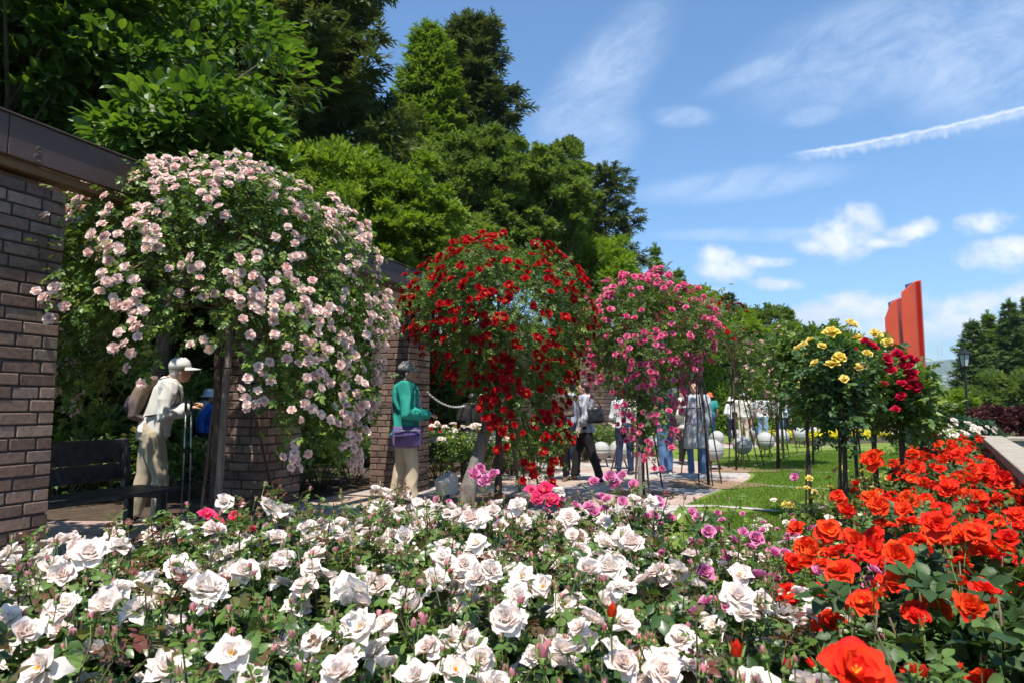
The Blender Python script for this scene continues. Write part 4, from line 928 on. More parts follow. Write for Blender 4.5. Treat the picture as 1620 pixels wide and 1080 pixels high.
# vine roof added to shade the bench area, on the pergola's rear timbers
rngv = np.random.default_rng(71); k = 5200; Pv = np.column_stack([rngv.uniform(-3.3, -.62, k), rngv.uniform(-3.2, .55, k), 2.84 + rngv.uniform(0, .28, k) ** 1.0]); vine = empty('shade_vine', (px_, py_, 0), 'added vine canopy shading the bench behind the beam', 'vine', rz=-WDIR)
mb = MB(); mb.scatter(LEAF_BIG, frames(rngv.normal(size=(k, 3)) * [1, 1, .35] - [0, 0, .2], rngv.normal(size=(k, 3)) * .4 + [0, 0, 1], .17 * rngv.uniform(.6, 1.2, k)), Pv, rngv.uniform(size=k)); mb.build('foliage', BROAD_LEAF, vine)
mb = MB()
for yv in (-2.9, -1.9, -.9, .1): mb.tube([(-3.3, yv, 2.83), (-2, yv + .1, 2.86), (-.62, yv, 2.84)], .022, 6)
mb.tube([(-3.1, .3, 0), (-3.05, .25, 1.5), (-3.1, .2, 2.8)], .05, 8); mb.build('stems', BARK, vine)
# dark giants
conifer('cedar_tree', 'huge dark evergreen whose top leaves the picture left of centre', T(452, 17), 21, 2.7, 2.2, 21, CEDAR, 50, 8, 14, .6, .34, .4, .12, .2, tuft=5, gap=.1)
conifer('cedar_tree', 'dark evergreen behind the glossy broadleaved tree', T(285, 19), 23, 3.6, 3, 22, CEDAR, 42, 8, 15, .85, .34, .5, .1, .2, tuft=5, gap=.1)
broad_tree('evergreen_oak', 'dense dark tree filling the gap between the left evergreens', T(370, 20), 14, 7.2, (3.9, 3, 6.2), 330, 70, ZELKOVA, .32, 23, .3, .11)
broad_tree('evergreen_oak', 'dense dark tree at far left behind the beam', T(90, 17), 14, 7.5, (5.5, 3, 6), 250, 60, ZELKOVA, .36, 24, .3, .12)
broad_tree('zelkova_tree', 'broad dark green tree with spreading crown above the dark red rose tree', T(778, 22), 10.6, H(335, 22), (2.85, 3.0, 2.6), 520, 70, ZELKOVA, .20, 25, .3, .085, shell=.40, flat=.42, nlimb=90, off=(-.3, 0))
broad_tree('zelkova_tree', 'smaller rounded green tree joined to the right of the broad one', T(885, 23), 9.6, H(325, 23), (1.15, 1.6, 2.1), 170, 70, ZELKOVA, .2, 26, .2, .12, flat=.45, nlimb=50)
conifer('dawn_redwood', 'slender bright green conifer left of the tall cedar', T(672, 27), H(45, 27), 1.9, 6, 27, REDWOOD, 44, 8, 12, .7, .2, .55, .1, .5, tuft=4, gap=.1)
conifer('cedar_tree', 'tall dark cedar with open top rising highest in the middle', T(737, 29), H(28, 29), 2.9, 6, 28, CEDAR, 30, 6, 13, .9, .28, .5, .12, .35, tuft=5, gap=.15)
conifer('cedar_tree', 'spreading evergreen with a long level branch behind the pale pink roses', T(600, 21), H(165, 21), 2.5, 3, 29, CEDAR, 24, 7, 12, .6, .26, .5, .14, .2, tuft=4, gap=.25)
broad_tree('cherry_tree', 'bright green cherry tree just above the end of the beam', T(585, 13.5), 5.6, H(385, 13.5), (1.75, 1.5, 1.75), 230, 75, CHERRY, .15, 31, .12, .12, flat=.3, nlimb=60)
broad_tree('cherry_tree', 'green tree in shade behind the second pillar', T(500, 14.5), 6, H(400, 14.5), (2.2, 1.6, 2.2), 130, 55, CHERRY, .26, 32, .14, .15, flat=.35, nlimb=40)
conifer('cedar_tree', 'sparse dark pine with visible trunk beside the yellow green tree', T(962, 30), H(262, 30), 2.0, 5, 33, CEDAR, 24, 5, 9, .62, .14, .35, .1, .3, tuft=4, gap=.35)
conifer('dawn_redwood', 'light green conifer just left of the sparse pine', T(935, 31), H(310, 31), 1.3, 3, 34, REDWOOD, 30, 7, 7, .5, .14, .6, .1, .5, tuft=4)
broad_tree('camphor_tree', 'round yellow green tree behind the magenta rose tree', T(935, 25), 7, H(445, 25), (1.9, 1.6, 1.7), 200, 80, LIME, .17, 35, .16, .14, flat=.7)
broad_tree('camphor_tree', 'yellow green tree sloping down to the right over the magenta roses', T(1070, 27), 5, H(520, 27), (1.9, 1.6, 1.75), 200, 80, LIME, .17, 36, .14, .15, flat=.7)
conifer('dawn_redwood', 'small pointed tree on the skyline above the magenta roses', T(1041, 34), H(390, 34), 1.1, 2, 37, REDWOOD, 28, 7, 6, .42, .12, .7, .1, .4, tuft=4)
conifer('dawn_redwood', 'small pointed tree right of its taller twin on the skyline', T(1078, 34), H(428, 34), 1.0, 2, 38, REDWOOD, 26, 7, 6, .4, .12, .7, .1, .4, tuft=4)
conifer('cypress_tree', 'left one of two dark spires left of the white rose tree', T(1134, 38), H(464, 38), .95, 2, 39, CEDAR, 26, 7, 6, .42, .12, .6, .1, .4, tuft=5)
conifer('cypress_tree', 'right one of two dark spires left of the white rose tree', T(1158, 38), H(465, 38), 1.1, 2, 40, CEDAR, 28, 7, 6, .42, .12, .6, .1, .4, tuft=5)
broad_tree('broadleaf_tree', 'wispy grey green tree beyond the hedge, above the white shirt man', T(1215, 40), 6.6, H(530, 40), (1.5, 1.2, 1.9), 80, 34, ZELKOVA, .3, 41, .12, .16, nlimb=40)
conifer('dawn_redwood', 'small bright cone-shaped tree between the wispy tree and the yellow roses', T(1253, 40), H(488, 40), 1.15, 1.5, 42, REDWOOD, 26, 7, 7, .42, .12, .8, .1, .4, tuft=5)
for i, (px, py, rx, lb) in enumerate(((1120, 560, 2.0, 'lime green shrub mass over the hedge behind the bare rose standard'), (1170, 545, 1.6, 'lime green rounded crown over the hedge, right of the bare rose standard'), (1275, 560, 1.9, 'green rounded crown over the hedge left of the yellow roses'), (1345, 580, 2.2, 'green rounded crown hidden behind the yellow roses'), (1225, 570, 1.6, 'green rounded crown behind the white rose tree'))):
    broad_tree('broadleaf_tree', lb, T(px, 31), 3, H(py, 31), (rx, 1.2, 1.35), 80, 50, LIME if i < 2 else CHERRY, .26, 50 + i, .1, .18, nlimb=15, group='rounded crowns beyond the hedge')
# right side
CEDAR2 = leaf_mat('soft_conifer_needle', [(0, (.045, .08, .025)), (.5, (.09, .15, .04)), (1, (.17, .24, .06))], .6, .2, .3)
for i, (px, Y, py, rd, lb) in enumerate(((1545, 46, 510, 1.5, 'leftmost dark conifer on the right, behind the street lamp'), (1572, 50, 496, 1.3, 'second conifer on the right, pale tip between two taller ones'), (1606, 46, 478, 1.7, 'tallest dark conifer near the right edge'), (1640, 46, 470, 2.2, 'dark conifer cut by the right edge'), (1590, 52, 515, 1.3, 'dark conifer standing back among those on the right'))):
    conifer('cedar_tree', lb, T(px, Y), H(py, Y), rd, .4, 60 + i, REDWOOD if i == 1 else CHERRY if i == 9 else CEDAR2, 30, 7, 9, .6, .2, .7, .1, .4, tuft=4, gap=.2, group='conifers at the right')
for i, (px, Y, py, rx, rz_, m_, lb) in enumerate(((1590, 36, 640, 1.5, 1.9, ZELKOVA, 'soft green rounded tree in front of the conifers at the right edge'), (1558, 36, 650, 1.2, 1.4, ZELKOVA, 'soft green rounded tree right of the street lamp'), (1630, 36, 640, 1.3, 1.8, ZELKOVA, 'soft green rounded tree cut by the right edge'))):
    broad_tree('young_tree', lb, T(px, Y), 3, max(.9, H(py, Y)), (rx, 1, rz_), 80, 50, m_, .24, 70 + i, .08, .2, nlimb=15)
broad_tree('maple_tree', 'yellow green layered maple under the orange sculpture', T(1490, 30), 3, H(632, 30) - .25, (1.15, 1, .7), 70, 60, LIME, .2, 74, .07, .2, flat=.3, nlimb=20)
broad_tree('broadleaf_tree', 'green tree crown right at the foot of the orange sculpture', T(1452, 34), 3, H(618, 34) - .8, (1.5, 1.2, 1.25), 80, 50, CHERRY, .24, 75, .1, .18, nlimb=20)
broad_tree('red_maple', 'dark red dome-shaped maple behind the garden wall', T(1582, 15), 1.2, .52, (.72, .6, .62), 90, 70, MAPLE_RED, .11, 76, .05, .16, flat=.35, droop=-.6, nlimb=30, shell=.75, cat='shrub', crown='foliage')
for i, (px, Y, rx, zc, lb) in enumerate(((1497, 14.5, .42, .5, 'blue green clipped shrub left of the street lamp foot'), (1552, 13.2, .38, .36, 'blue green clipped shrub between lamp foot and red maple'), (1524, 13.8, .40, .42, 'blue green clipped shrub at the street lamp foot'))):
    broad_tree('clipped_shrub', lb, T(px, Y), 1, zc, (rx, .4, .40), 40, 70, BLUEGREEN, .1, 80 + i, .03, .22, cat='shrub', nlimb=10, group='clipped shrubs behind the garden wall', crown='foliage')
# shrub masses in the shade behind the pergola
for i, (px, Y, rx, rz_, lb) in enumerate(((140, 10.5, 1.5, 1.15, 'dark shrub behind the bench'), (60, 9.5, 1.2, 1.2, 'dark shrub behind the nearest pillar'), (250, 12.5, 1.5, .9, 'low dark shrub behind the man with the backpack'), (560, 14, 1.3, 1.4, 'dark shrub between second and third pillar'), (690, 15.5, 1.4, 1.6, 'dark shrub right of the third pillar'), (790, 17, 1.6, 1.7, 'dark shrub far behind the red rose tree'), (880, 19, 1.6, 1.9, 'dark shrub between red and magenta rose trees'), (470, 15.5, 1.5, 1.5, 'dark shrub behind the second pillar'), (1000, 23, 1.8, 2.0, 'green shrub behind the magenta rose tree'))):
    broad_tree('shade_shrub', lb, T(px, Y), 2, rz_ * .8, (rx, .9, rz_), 70, 55, ZELKOVA, .26, 90 + i, .05, .2, cat='shrub', nlimb=15, group='dark shrubs behind the pillars', crown='foliage')
for i, (px, Y, rr) in enumerate(((205, 13.5, .13), (262, 15, .1), (172, 16, .16), (720, 19, .2), (745, 21, .16), (700, 22, .14), (228, 18, .12))):
    rgt = random.Random(i); mb = MB(); mb.smooth = True; mb.tube([(0, 0, 0), (.06, 0, 2), (rgt.uniform(-.2, .2), 0, 4.6), (rgt.uniform(-.3, .3), 0, 6.5)], [rr, rr * .85, rr * .7, rr * .5], 9)
    o = empty('shaded_tree', (*T(px, Y), 0), ['slim dark trunk left of the white-capped man', 'thin dark trunk behind the white-capped man', 'thick dark trunk behind the bench', 'thick dark trunk right of the third pillar', 'dark trunk seen beside the left red roses', 'slender dark trunk just right of the third pillar', 'thin far trunk behind the backpack man'][i], 'tree', 'dark trunks in the shade'); mb.build('trunk', DARKBARK, o)
    rngc = np.random.default_rng(600 + i); k = 900; mbc = MB(); P_ = rsph(rngc, k) * rngc.uniform(.3, 1, (k, 1)) * [1.6, 1.2, 1.1] + [0, 0, 5.6]
    mbc.scatter(SPRAY[0], frames(rsph(rngc, k), rngc.normal(size=(k, 3)) * .4 + [0, 0, 1], .4 * rngc.uniform(.6, 1.2, k)), P_, rngc.uniform(size=k), keep_r=True); mbc.build('crown', ZELKOVA, o)

# ------------------------------------------------------------------ clipped hedge and yellow strip
def hedge(x0, x1, Y, ztop, label, seed, th=.9):
    rng = np.random.default_rng(seed); a = at(x0, 640, Y); b = at(x1, 640, Y); Lh = b.x - a.x; o = empty('hedge', (a.x, Y, 0), label, 'hedge')
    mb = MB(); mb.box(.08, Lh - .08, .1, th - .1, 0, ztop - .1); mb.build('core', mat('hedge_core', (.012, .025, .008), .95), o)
    n = int((Lh * ztop * 420)); P = np.column_stack([rng.uniform(0, Lh, n), rng.normal(0, .035, n), rng.uniform(0, ztop, n)])
    n2 = int(Lh * th * 260); P = np.concatenate([P, np.column_stack([rng.uniform(0, Lh, n2), rng.uniform(0, th, n2), ztop + rng.normal(0, .03, n2)])])
    k = len(P); fr = np.zeros((k, 3)); fr[:n, 1] = -1; fr[n:, 2] = 1; P += fr * (.06 * np.sin(P[:, :1] * 5) * np.sin(P[:, 2:3] * 6))
    mb = MB(); M = frames(rng.normal(size=(k, 3)) * .7 + [0, -.1, .5], fr + rng.normal(size=(k, 3)) * .5, .13 * rng.uniform(.6, 1.3, k)); mb.scatter(SPRAY[0], M, P, rng.uniform(size=k), keep_r=True)
    mb.build('foliage', HEDGE, o)
hedge(1102, 1300, 27, H(586, 27), 'tall clipped green hedge behind the walkers and stone spheres', 1)
hedge(1301, 1442, 28.5, H(640, 28.5) + .45, 'lower clipped hedge behind the blue shirt man', 2)
mb = MB(); a, b = gz(1292, 704).xy, gz(1436, 699).xy; d = (b - a).normalized(); nrm_ = Vector((-d.y, d.x))
q = [a, b, b + nrm_ * 2.2, a + nrm_ * 2.2]; mb.poly([tuple(v) for v in q], 0, .2); struct('raised_bed_kerb', mb, mat('brown_kerb', (.12, .09, .07), .9, c2=(.2, .16, .13), scale=6))
rngy = np.random.default_rng(9); k = 16000; uvr = rngy.uniform(size=(k, 2)); P = np.array([[*(a + (b - a) * u + nrm_ * 2.2 * v), .2 + rngy.uniform(0, .12)] for u, v in uvr])
mb = MB(); mb.scatter(LEAF_MIN, frames(rsph(rngy, k), rngy.normal(size=(k, 3)) * .4 + [0, 0, 1], .11), P, rngy.uniform(size=k))
tag(mb.build('yellow_bedding_flowers', leaf_mat('yellow_bedding', [(0, (.10, .16, .02)), (.2, (.55, .48, .02)), (1, (.82, .70, .03))], .6, .3)), 'strip of massed yellow bedding flowers in front of the low hedge', 'flower bed', kind='stuff')

# ------------------------------------------------------------------ rose trees on stands
def rose_stand(top, feet, label, thick=.012, ring=None, timber=(), extra=()):
    o = empty('rose_stand', (top[0], top[1], 0), label, 'plant stand'); t = Vector(top)
    for i, f in enumerate(feet):
        f = Vector((f[0], f[1], 0)); a = t - Vector((top[0], top[1], 0)) + Vector((.02 * math.cos(i * 2), .02 * math.sin(i * 2), 0)); b = f - Vector((top[0], top[1], 0))
        mid = a.lerp(b, .5) + Vector((b.x, b.y, 0)) * .04
        mb = MB(); w = thick * (2.2 if i in timber else 1)
        mb.tube([a, mid, b], w, 7); mb.build('timber_post' if i in timber else 'pole', GREYWOOD if i in timber else IRON, o)
    if ring:
        z, r = ring; mb = MB(); mb.tube([(r * math.cos(k * .3927), r * math.sin(k * .3927), z) for k in range(17)], .007, 5, cap=False); mb.build('hoop', IRON, o)
    return o
def rose_tree(name, label, px, Y, prof, zlow, m, fam, nb, seed, cl=(2, 6), nclump=330, per=15, leaf=.09, comp=COMP_LO, bsize=1.0, thick=.36, top_bias=1.0, cat='rose tree', trunk=.03, tdx=0, nstream=26, own=100, buds=None, up=.45, lump=.16, zt=None, rclump=.15, nbud=60, bscatter=.075, skew=0.0, clear=False):
    rng = np.random.default_rng(seed); bx, by = T(px, Y); root = empty(name, (bx, by, 0), label, cat)
    zs = np.array([p[0] for p in prof][::-1]); rs = np.array([p[1] for p in prof][::-1])       # ascending z
    ph = np.radians([p[0] for p in zlow]); zl = np.array([p[1] for p in zlow])
    low = lambda a: np.interp((a + math.pi) % (2 * math.pi) - math.pi, ph, zl)
    C = []; tries = 0; rmax = rs.max()
    while len(C) < nclump and tries < 30000:
        tries += 1; z = rng.uniform(zs[0], zs[-1]); r = np.interp(z, zs, rs); dr = abs(np.interp(z + .05, zs, rs) - np.interp(z - .05, zs, rs)) / .1
        if rng.uniform() > (r / rmax) * min(2.5, math.sqrt(1 + dr * dr)) / 2.5 * 1.6: continue
        a = rng.uniform(-math.pi, math.pi)
        if z < low(a) + rng.uniform(-.05, .35): continue
        dd = Vector((math.cos(a), math.sin(a), 0)); k = 1 + lump * noise.noise(dd * 1.9 + Vector((seed, z * 1.4, 0))) * 1.6 + lump * .5 * noise.noise(dd * 5 + Vector((seed, z * 4, 7)))
        if clear and 1.75 < a < 2.95: k *= .84
        f = 1 - thick * rng.uniform() ** 1.6; zz = z * (1 + .0 * k) - (1 - f) * .25
        C.append((math.cos(a) * r * k * f, math.sin(a) * r * k * f, zz + .14 * noise.noise(Vector((math.cos(a) * r * 2.2, math.sin(a) * r * 2.2, seed))) , a, f))
    for s in range(nstream):                                        # hanging shoots
        a = rng.uniform(-math.pi, math.pi)
        if clear and (a < -1.7 or a > 1.9) and abs(abs(a) - math.pi) > .25: continue
        z0 = zs[-1] - (zs[-1] - low(a)) * .55; z1 = low(a) - rng.uniform(-.1, .3); r = np.interp(max(z1, zs[0]), zs, rs) * rng.uniform(.85, 1.06)
        for z in np.arange(z1, z0, .11): C.append((math.cos(a) * r + rng.normal() * .03, math.sin(a) * r + rng.normal() * .03, z, a, 1.0))
    C = np.array(C); C[:, 0] += skew * np.maximum(0, 2.3 - C[:, 2]); n = len(C); isS = np.arange(n) >= min(nclump, n)
    idx = np.repeat(np.arange(n), np.where(np.arange(n) < nclump, per, per // 3)); k = len(idx)
    outv = np.stack([np.cos(C[:, 3]), np.sin(C[:, 3]), np.clip((C[:, 2] - zs[-1] + .75) * 1.4, -.1, 1.6)], 1); outv = unit(outv)
    rc = np.where(np.arange(n) < nclump, rclump, rclump * .45)[idx]
    P = C[idx][:, :3] + rng.normal(size=(k, 3)) * rc[:, None] * .62
    D = outv[idx] * .75 + rng.normal(size=(k, 3)) * .6 + [0, 0, -.25]; Nn = outv[idx] * .75 + [0, 0, .7] + rng.normal(size=(k, 3)) * .4
    crnd = rng.uniform(size=n)
    rn = np.clip(.35 * crnd[idx] + .65 * rng.uniform(size=k), 0, .92)
    mb = MB(); w = rng.integers(0, len(comp), k); M = frames(D, Nn, leaf * rng.uniform(.65, 1.25, k))
    for i, c in enumerate(comp): q = w == i; mb.scatter(c, M[q], P[q], rn[q])
    mb.build('foliage', m, root)
    # trunk and arching canes
    zt = zt or zs[-1] - .45; tp = Vector((tdx, 0, zt)); mb = MB(); mb.tube([(0, 0, 0), (tdx * .3 + .01, .01, zt * .35), (tdx * .7 - .01, 0, zt * .7), tp], [trunk * 1.2, trunk, trunk * .9, trunk * .7], 8); mb.smooth = True; tob = mb.build('trunk', DARKBARK, root)
    mb = MB()
    for i in rng.permutation(n)[:70]:
        c = Vector(C[i][:3]); a = Vector((tdx, 0, zt - rng.uniform(0, .3))); mid = a.lerp(c, .55) + Vector((0, 0, .22 + .1 * (c - a).length)); mid.z = min(mid.z, zs[-1] - .06)
        mb.tube([a, a.lerp(mid, .6) + Vector((0, 0, .05)), mid, mid.lerp(c, .6) + Vector((0, 0, .04)), c], [.010, .008, .006, .004, .003], 4, 0, False)
    mb.build('canes', CANE, tob)
    # blooms in trusses over the outside
    cand = np.where(C[:, 4] > 1 - thick * .8)[0]; B = []
    hfrac = (C[cand, 2] - zs[0]) / (zs[-1] - zs[0]); wgt = np.clip(hfrac, .05, 1) ** top_bias * np.where(np.sin(C[cand, 3]) < .35, 1, .3); wgt /= wgt.sum(); used = []; trusses = []; tries = 58000; sep = .145 * bsize
    while len(B) < nb:
        i = int(rng.choice(cand, p=wgt)); o_ = Vector(outv[i]); rel = C[:, :3] - C[i][:3]; pj = rel @ outv[i]; perp = np.linalg.norm(rel - pj[:, None] * outv[i], axis=1)
        reach = pj[(perp < .17) & (pj < .6)].max(); c = Vector(C[i][:3]) + o_ * (max(0.0, reach) + .09 + .05 * rng.uniform())
        if tries < 60000 and any((c - u).length < sep for u in trusses): tries += 1; continue
        trusses.append(c)
        m_ = int(rng.integers(cl[0], cl[1] + 1)); t1 = o_.orthogonal().normalized(); t2 = o_.cross(t1)
        for j in range(m_):
            for _ in range(6):
                q = c + t1 * rng.normal() * bscatter + t2 * rng.normal() * bscatter + o_ * rng.normal() * .02
                if all((q - u).length > .052 * bsize for u in used[-12:]): break
            used.append(q); B.append((q, o_ * .9 + Vector((rng.normal() * .35, rng.normal() * .35 - .15, .45 + rng.normal() * .25))))
    camr = Vector((0, 0, CAMZ)) - Vector((bx, by, 0))
    B.sort(key=lambda b: (b[1].normalized().dot((camr - b[0]).normalized()) < .1, rng.uniform()))
    for q, nr in B[:own]: put_bloom(fam, root, q, nr, rng, bsize)
    rest = B[own:]
    if rest:
        mb = MB(); me0 = fam[0] if isinstance(fam, list) else fam; tl = [TPL[f.name] for f in fam]
        for ti_, (t_, _p) in enumerate(tl[:3]):
            pick = rest[ti_::min(3, len(tl))]
            if not pick: continue
            Ms = np.array([np.array(orient(b[1], rng.uniform(0, 6)).to_3x3()) * bsize for b in pick]); mb.scatter(t_, Ms, np.array([tuple(b[0]) for b in pick]), rng.uniform(size=len(pick)), keep_r=True)
        if mb.n: o = mb.build('rose_blooms_behind', [tl[0][1], STAMEN, SEPAL], root, smooth=True); o['kind'] = 'stuff'
    if buds:
        t_ = TPL[buds.name]; pick = [B[int(i)] for i in rng.integers(0, min(len(B), own * 2), nbud)]; mb = MB()
        Ms = np.array([np.array(orient((rng.normal() * .5, rng.normal() * .5 - .2, 1), 0).to_3x3()) * .65 for b in pick]); off = rng.normal(size=(nbud, 3)) * .05 + [0, 0, .05]
        mb.scatter(t_[0], Ms, np.array([tuple(b[0]) for b in pick]) + off, rng.uniform(size=nbud), keep_r=True); o = mb.build('rose_buds', [t_[1], STAMEN, SEPAL], root, smooth=True); o['kind'] = 'stuff'
    return root
G = lambda px, py: tuple(gz(px, py).xy)

A = rose_tree('weeping_rose_tree', 'huge mushroom-shaped rose tree covered in pale pink pompom roses', 345, 5.75,
    [(3.08, 0), (3.0, .45), (2.86, .8), (2.62, 1.06), (2.3, 1.23), (1.9, 1.28), (1.55, 1.22), (1.2, 1.12), (.8, 1.0)],
    [(-180, 1.15), (-165, 1.25), (-145, 1.68), (-120, 1.75), (-95, 1.75), (-60, 1.5), (-30, .95), (0, .75), (30, 1.0), (90, 2.1), (140, 2.1), (165, 1.5), (180, 1.15)],
    CLIMB_LEAF, B_PINK, 1350, 1, clear=True, cl=(3, 9), nclump=560, per=17, leaf=.10, bsize=1.14, comp=COMP_HI[:2], top_bias=.9, trunk=.045, nstream=34, buds=BUD_PINK[2], lump=.2, nbud=120, zt=2.3, bscatter=.062)
rose_stand((T(356, 5.7)[0], 5.7, 1.95), [(T(352, 5.7)[0], 5.66), G(445, 842), G(312, 868), (T(340, 6.3)[0], 6.3)], 'timber and iron stand carrying the pale pink rose tree', .014, timber=(0,), ring=(1.5, .12))
rose_tree('weeping_rose_tree', 'large rose tree crowded with dark red roses', 788, 8.3,
    [(3.1, 0), (3.03, .38), (2.88, .7), (2.62, .95), (2.3, 1.02), (1.9, .9), (1.6, .7), (1.2, .58), (.8, .5), (.35, .4)],
    [(-180, 2.0), (-150, 1.9), (-128, 1.25), (-108, .85), (-80, .7), (-55, .35), (-30, .5), (0, 1.0), (60, 1.4), (130, 1.8), (180, 2.0)],
    CLIMB_LEAF, B_RED, 600, 2, skew=.14, cl=(2, 6), nclump=480, per=17, leaf=.092, top_bias=.8, bsize=1.3, trunk=.04, nstream=34, lump=.31, zt=2.2, bscatter=.09)
rose_stand((T(788, 8.3)[0], 8.3, 2.0), [(T(791, 8.3)[0], 8.0), G(822, 778), G(833, 776), G(852, 768), G(748, 768)], 'tall iron stand with a grey stake under the dark red rose tree', .014, timber=(1,), ring=(1.4, .1))
mb = MB(); mb.tube([tuple(at(735, 812, 7.9)), tuple(at(742, 770, 7.95)), tuple(at(757, 718, 8.1)), tuple(at(775, 660, 8.25))], [.10, .095, .08, .06], 12); tag(mb.build('old_rose_trunk', GREYWOOD), 'thick weathered leaning stump under the dark red rose tree', 'trunk')
rose_tree('weeping_rose_tree', 'rose tree covered in magenta pink roses in the middle of the walk', 1013, 9.2,
    [(2.86, 0), (2.8, .34), (2.65, .6), (2.4, .78), (2.05, .80), (1.7, .66), (1.35, .5), (1.0, .42), (.7, .32)],
    [(-180, 1.75), (-140, 1.45), (-105, .75), (-75, .8), (-40, 1.2), (0, 1.35), (90, 1.5), (180, 1.75)],
    CLIMB_LEAF, B_MAG, 560, 3, cl=(3, 7), nclump=290, per=16, leaf=.09, top_bias=.5, bsize=1.35, trunk=.035, nstream=24, lump=.3, zt=2.0, bscatter=.085)
rose_stand((T(1012, 9.2)[0], 9.2, 1.7), [G(1004, 800), G(1013, 796), G(1028, 792), G(1048, 770), G(966, 748)], 'dark iron tripod stand under the magenta rose tree', .013, timber=(1,), ring=(1.2, .1))
rose_tree('rose_tree', 'thin rose tree with a few crimson roses reaching right over the cardigan woman', 1118, 10.3,
    [(2.78, 0), (2.7, .3), (2.55, .48), (2.4, .5), (2.25, .4), (2.1, .2)], [(-180, 2.2), (180, 2.2)],
    CLIMB_LEAF, B_RED, 46, 4, cl=(1, 3), nclump=60, per=10, leaf=.10, top_bias=.2, trunk=.02, nstream=5, lump=.3, tdx=-.1, zt=2.2)
rose_stand((T(1100, 10.4)[0], 10.4, 2.15), [G(1106, 768), G(1078, 748), G(1128, 770), G(1142, 766), G(1118, 750)], 'thin dark stand with many legs in front of the cardigan woman', .011, ring=(1.15, .09))
rose_tree('rose_tree', 'nearly bare rose standard with a small green tuft on a leaning pole', 1162, 12.7,
    [(2.62, 0), (2.55, .2), (2.35, .34), (2.15, .28), (2.0, .12)], [(-180, 2.05), (180, 2.05)],
    CLIMB_LEAF, B_RED, 6, 5, cl=(1, 1), nclump=34, per=12, leaf=.10, trunk=.018, nstream=0, lump=.3, zt=2.05)
st = rose_stand((T(1163, 12.7)[0], 12.7, 2.05), [G(1178, 743), G(1153, 741), G(1200, 739), G(1209, 737)], 'thin leaning iron stand with curved arms under the green tuft', .011, ring=(1.2, .08))
for a in range(5):
    mb = MB(); c_, s_ = math.cos(a * 1.257), math.sin(a * 1.257); mb.tube([(0, 0, 2.0), (.2 * c_, .2 * s_, 2.08), (.36 * c_, .36 * s_, 2.05), (.43 * c_, .43 * s_, 1.92)], .006, 4); mb.build('arm', IRON, st)
rose_tree('weeping_rose_tree', 'rounded rose tree with many small pale pink roses beyond the lawn', 1228, 13,
    [(2.46, 0), (2.4, .3), (2.25, .58), (2.0, .74), (1.7, .74), (1.4, .62), (1.1, .5), (.95, .35)], [(-180, 1.3), (-90, 1.0), (0, 1.05), (180, 1.3)],
    CLIMB_LEAF, B_PALE, 230, 6, cl=(1, 4), nclump=200, per=13, leaf=.11, top_bias=.3, trunk=.03, nstream=12, lump=.18, bsize=1.25, own=80)
rose_stand((T(1235, 13)[0], 13, 1.6), [G(1229, 728), G(1240, 724), G(1248, 722), G(1262, 716), G(1216, 722)], 'iron stand under the rounded pale pink rose tree', .012, timber=(1,))
rose_tree('rose_tree', 'small rose tree with scattered red roses beside the yellow standards', 1283, 13.8,
    [(1.75, 0), (1.7, .25), (1.5, .42), (1.25, .4), (1.05, .25)], [(-180, 1.1), (180, 1.1)],
    CLIMB_LEAF, B_RED, 34, 7, cl=(1, 3), nclump=80, per=12, leaf=.11, trunk=.02, nstream=3, lump=.25, zt=1.3)
rose_stand((T(1283, 13.8)[0], 13.8, 1.3), [G(1276, 716), G(1290, 714), G(1300, 712)], 'iron stand under the small red-flowered rose tree', .011)

def standard(label, px, Y, zc, R, Rz, seed, leaf=.13, m=DARK_LEAF, n=120, per=16, fam=B_YELLOW, nb=3, feet=(), tdx=0.0, bs=1.0):
    prof = [(zc + Rz * math.cos(t), max(.02, R * math.sin(t))) for t in np.linspace(0, math.pi, 10)]
    r = rose_tree('standard_rose', label, px, Y, prof, [(-180, zc - Rz * .9), (180, zc - Rz * .9)], m, fam, nb, seed, cl=(1, 2), nclump=n, per=per, leaf=leaf, comp=COMP_HI[:2], trunk=.018, nstream=0, lump=.3, thick=.85, zt=zc - Rz * .6, tdx=tdx, rclump=.11, bsize=bs)
    if feet: rose_stand((T(px, Y)[0] + .02, Y, zc - Rz * .55), [tuple(gz(x, y).xy) if y else (T(x, Y)[0], Y + .05) for x, y in feet], 'thin dark stakes tied to the ' + label.split(',')[0], .010)
    return r
def spot(root, px, py, Y, fam, rng, size=1.0, up=1.0):
    p = at(px, py, Y - .2) - root.location; to = (Vector((0, 0, CAMZ)) - at(px, py, Y)).normalized(); return put_bloom(fam, root, p, to * .7 + Vector((rng.normal() * .3, rng.normal() * .3, up)), rng, size)
rs = np.random.default_rng(99)
y1 = standard('nearest standard rose with big yellow roses, on the lawn edge', 1326, 4.9, 1.37, .22, .20, 11, leaf=.105, n=75, per=13, nb=0, feet=((1316, 0), (1328, 0)), tdx=.06)
for q in ((1314, 527), (1346, 515), (1354, 536), (1316, 577), (1328, 566), (1363, 582)): spot(y1, *q, 4.85, B_YELLOW, rs, 1.0)
y2 = standard('standard rose with small yellow roses, left of the big yellow one', 1276, 7.0, 1.58, .2, .26, 12, m=CLIMB_LEAF, n=90, nb=0, feet=((1270, 0),))
for q in ((1300, 548), (1335, 600), (1290, 575), (1372, 560)): spot(y1 if q[0] > 1285 else y1, *q, 4.8, B_YELLOW, rs, .72)
for q in ((1273, 546), (1268, 549), (1277, 562), (1265, 609), (1262, 552), (1282, 540), (1280, 575)): spot(y2, *q, 6.8, B_YELLOW, rs, .95)
y3 = standard('standard rose with yellow and pale roses, in front of the orange sculpture', 1380, 6.3, 1.40, .18, .22, 13, n=60, nb=0, feet=((1378, 0), (1390, 0)))
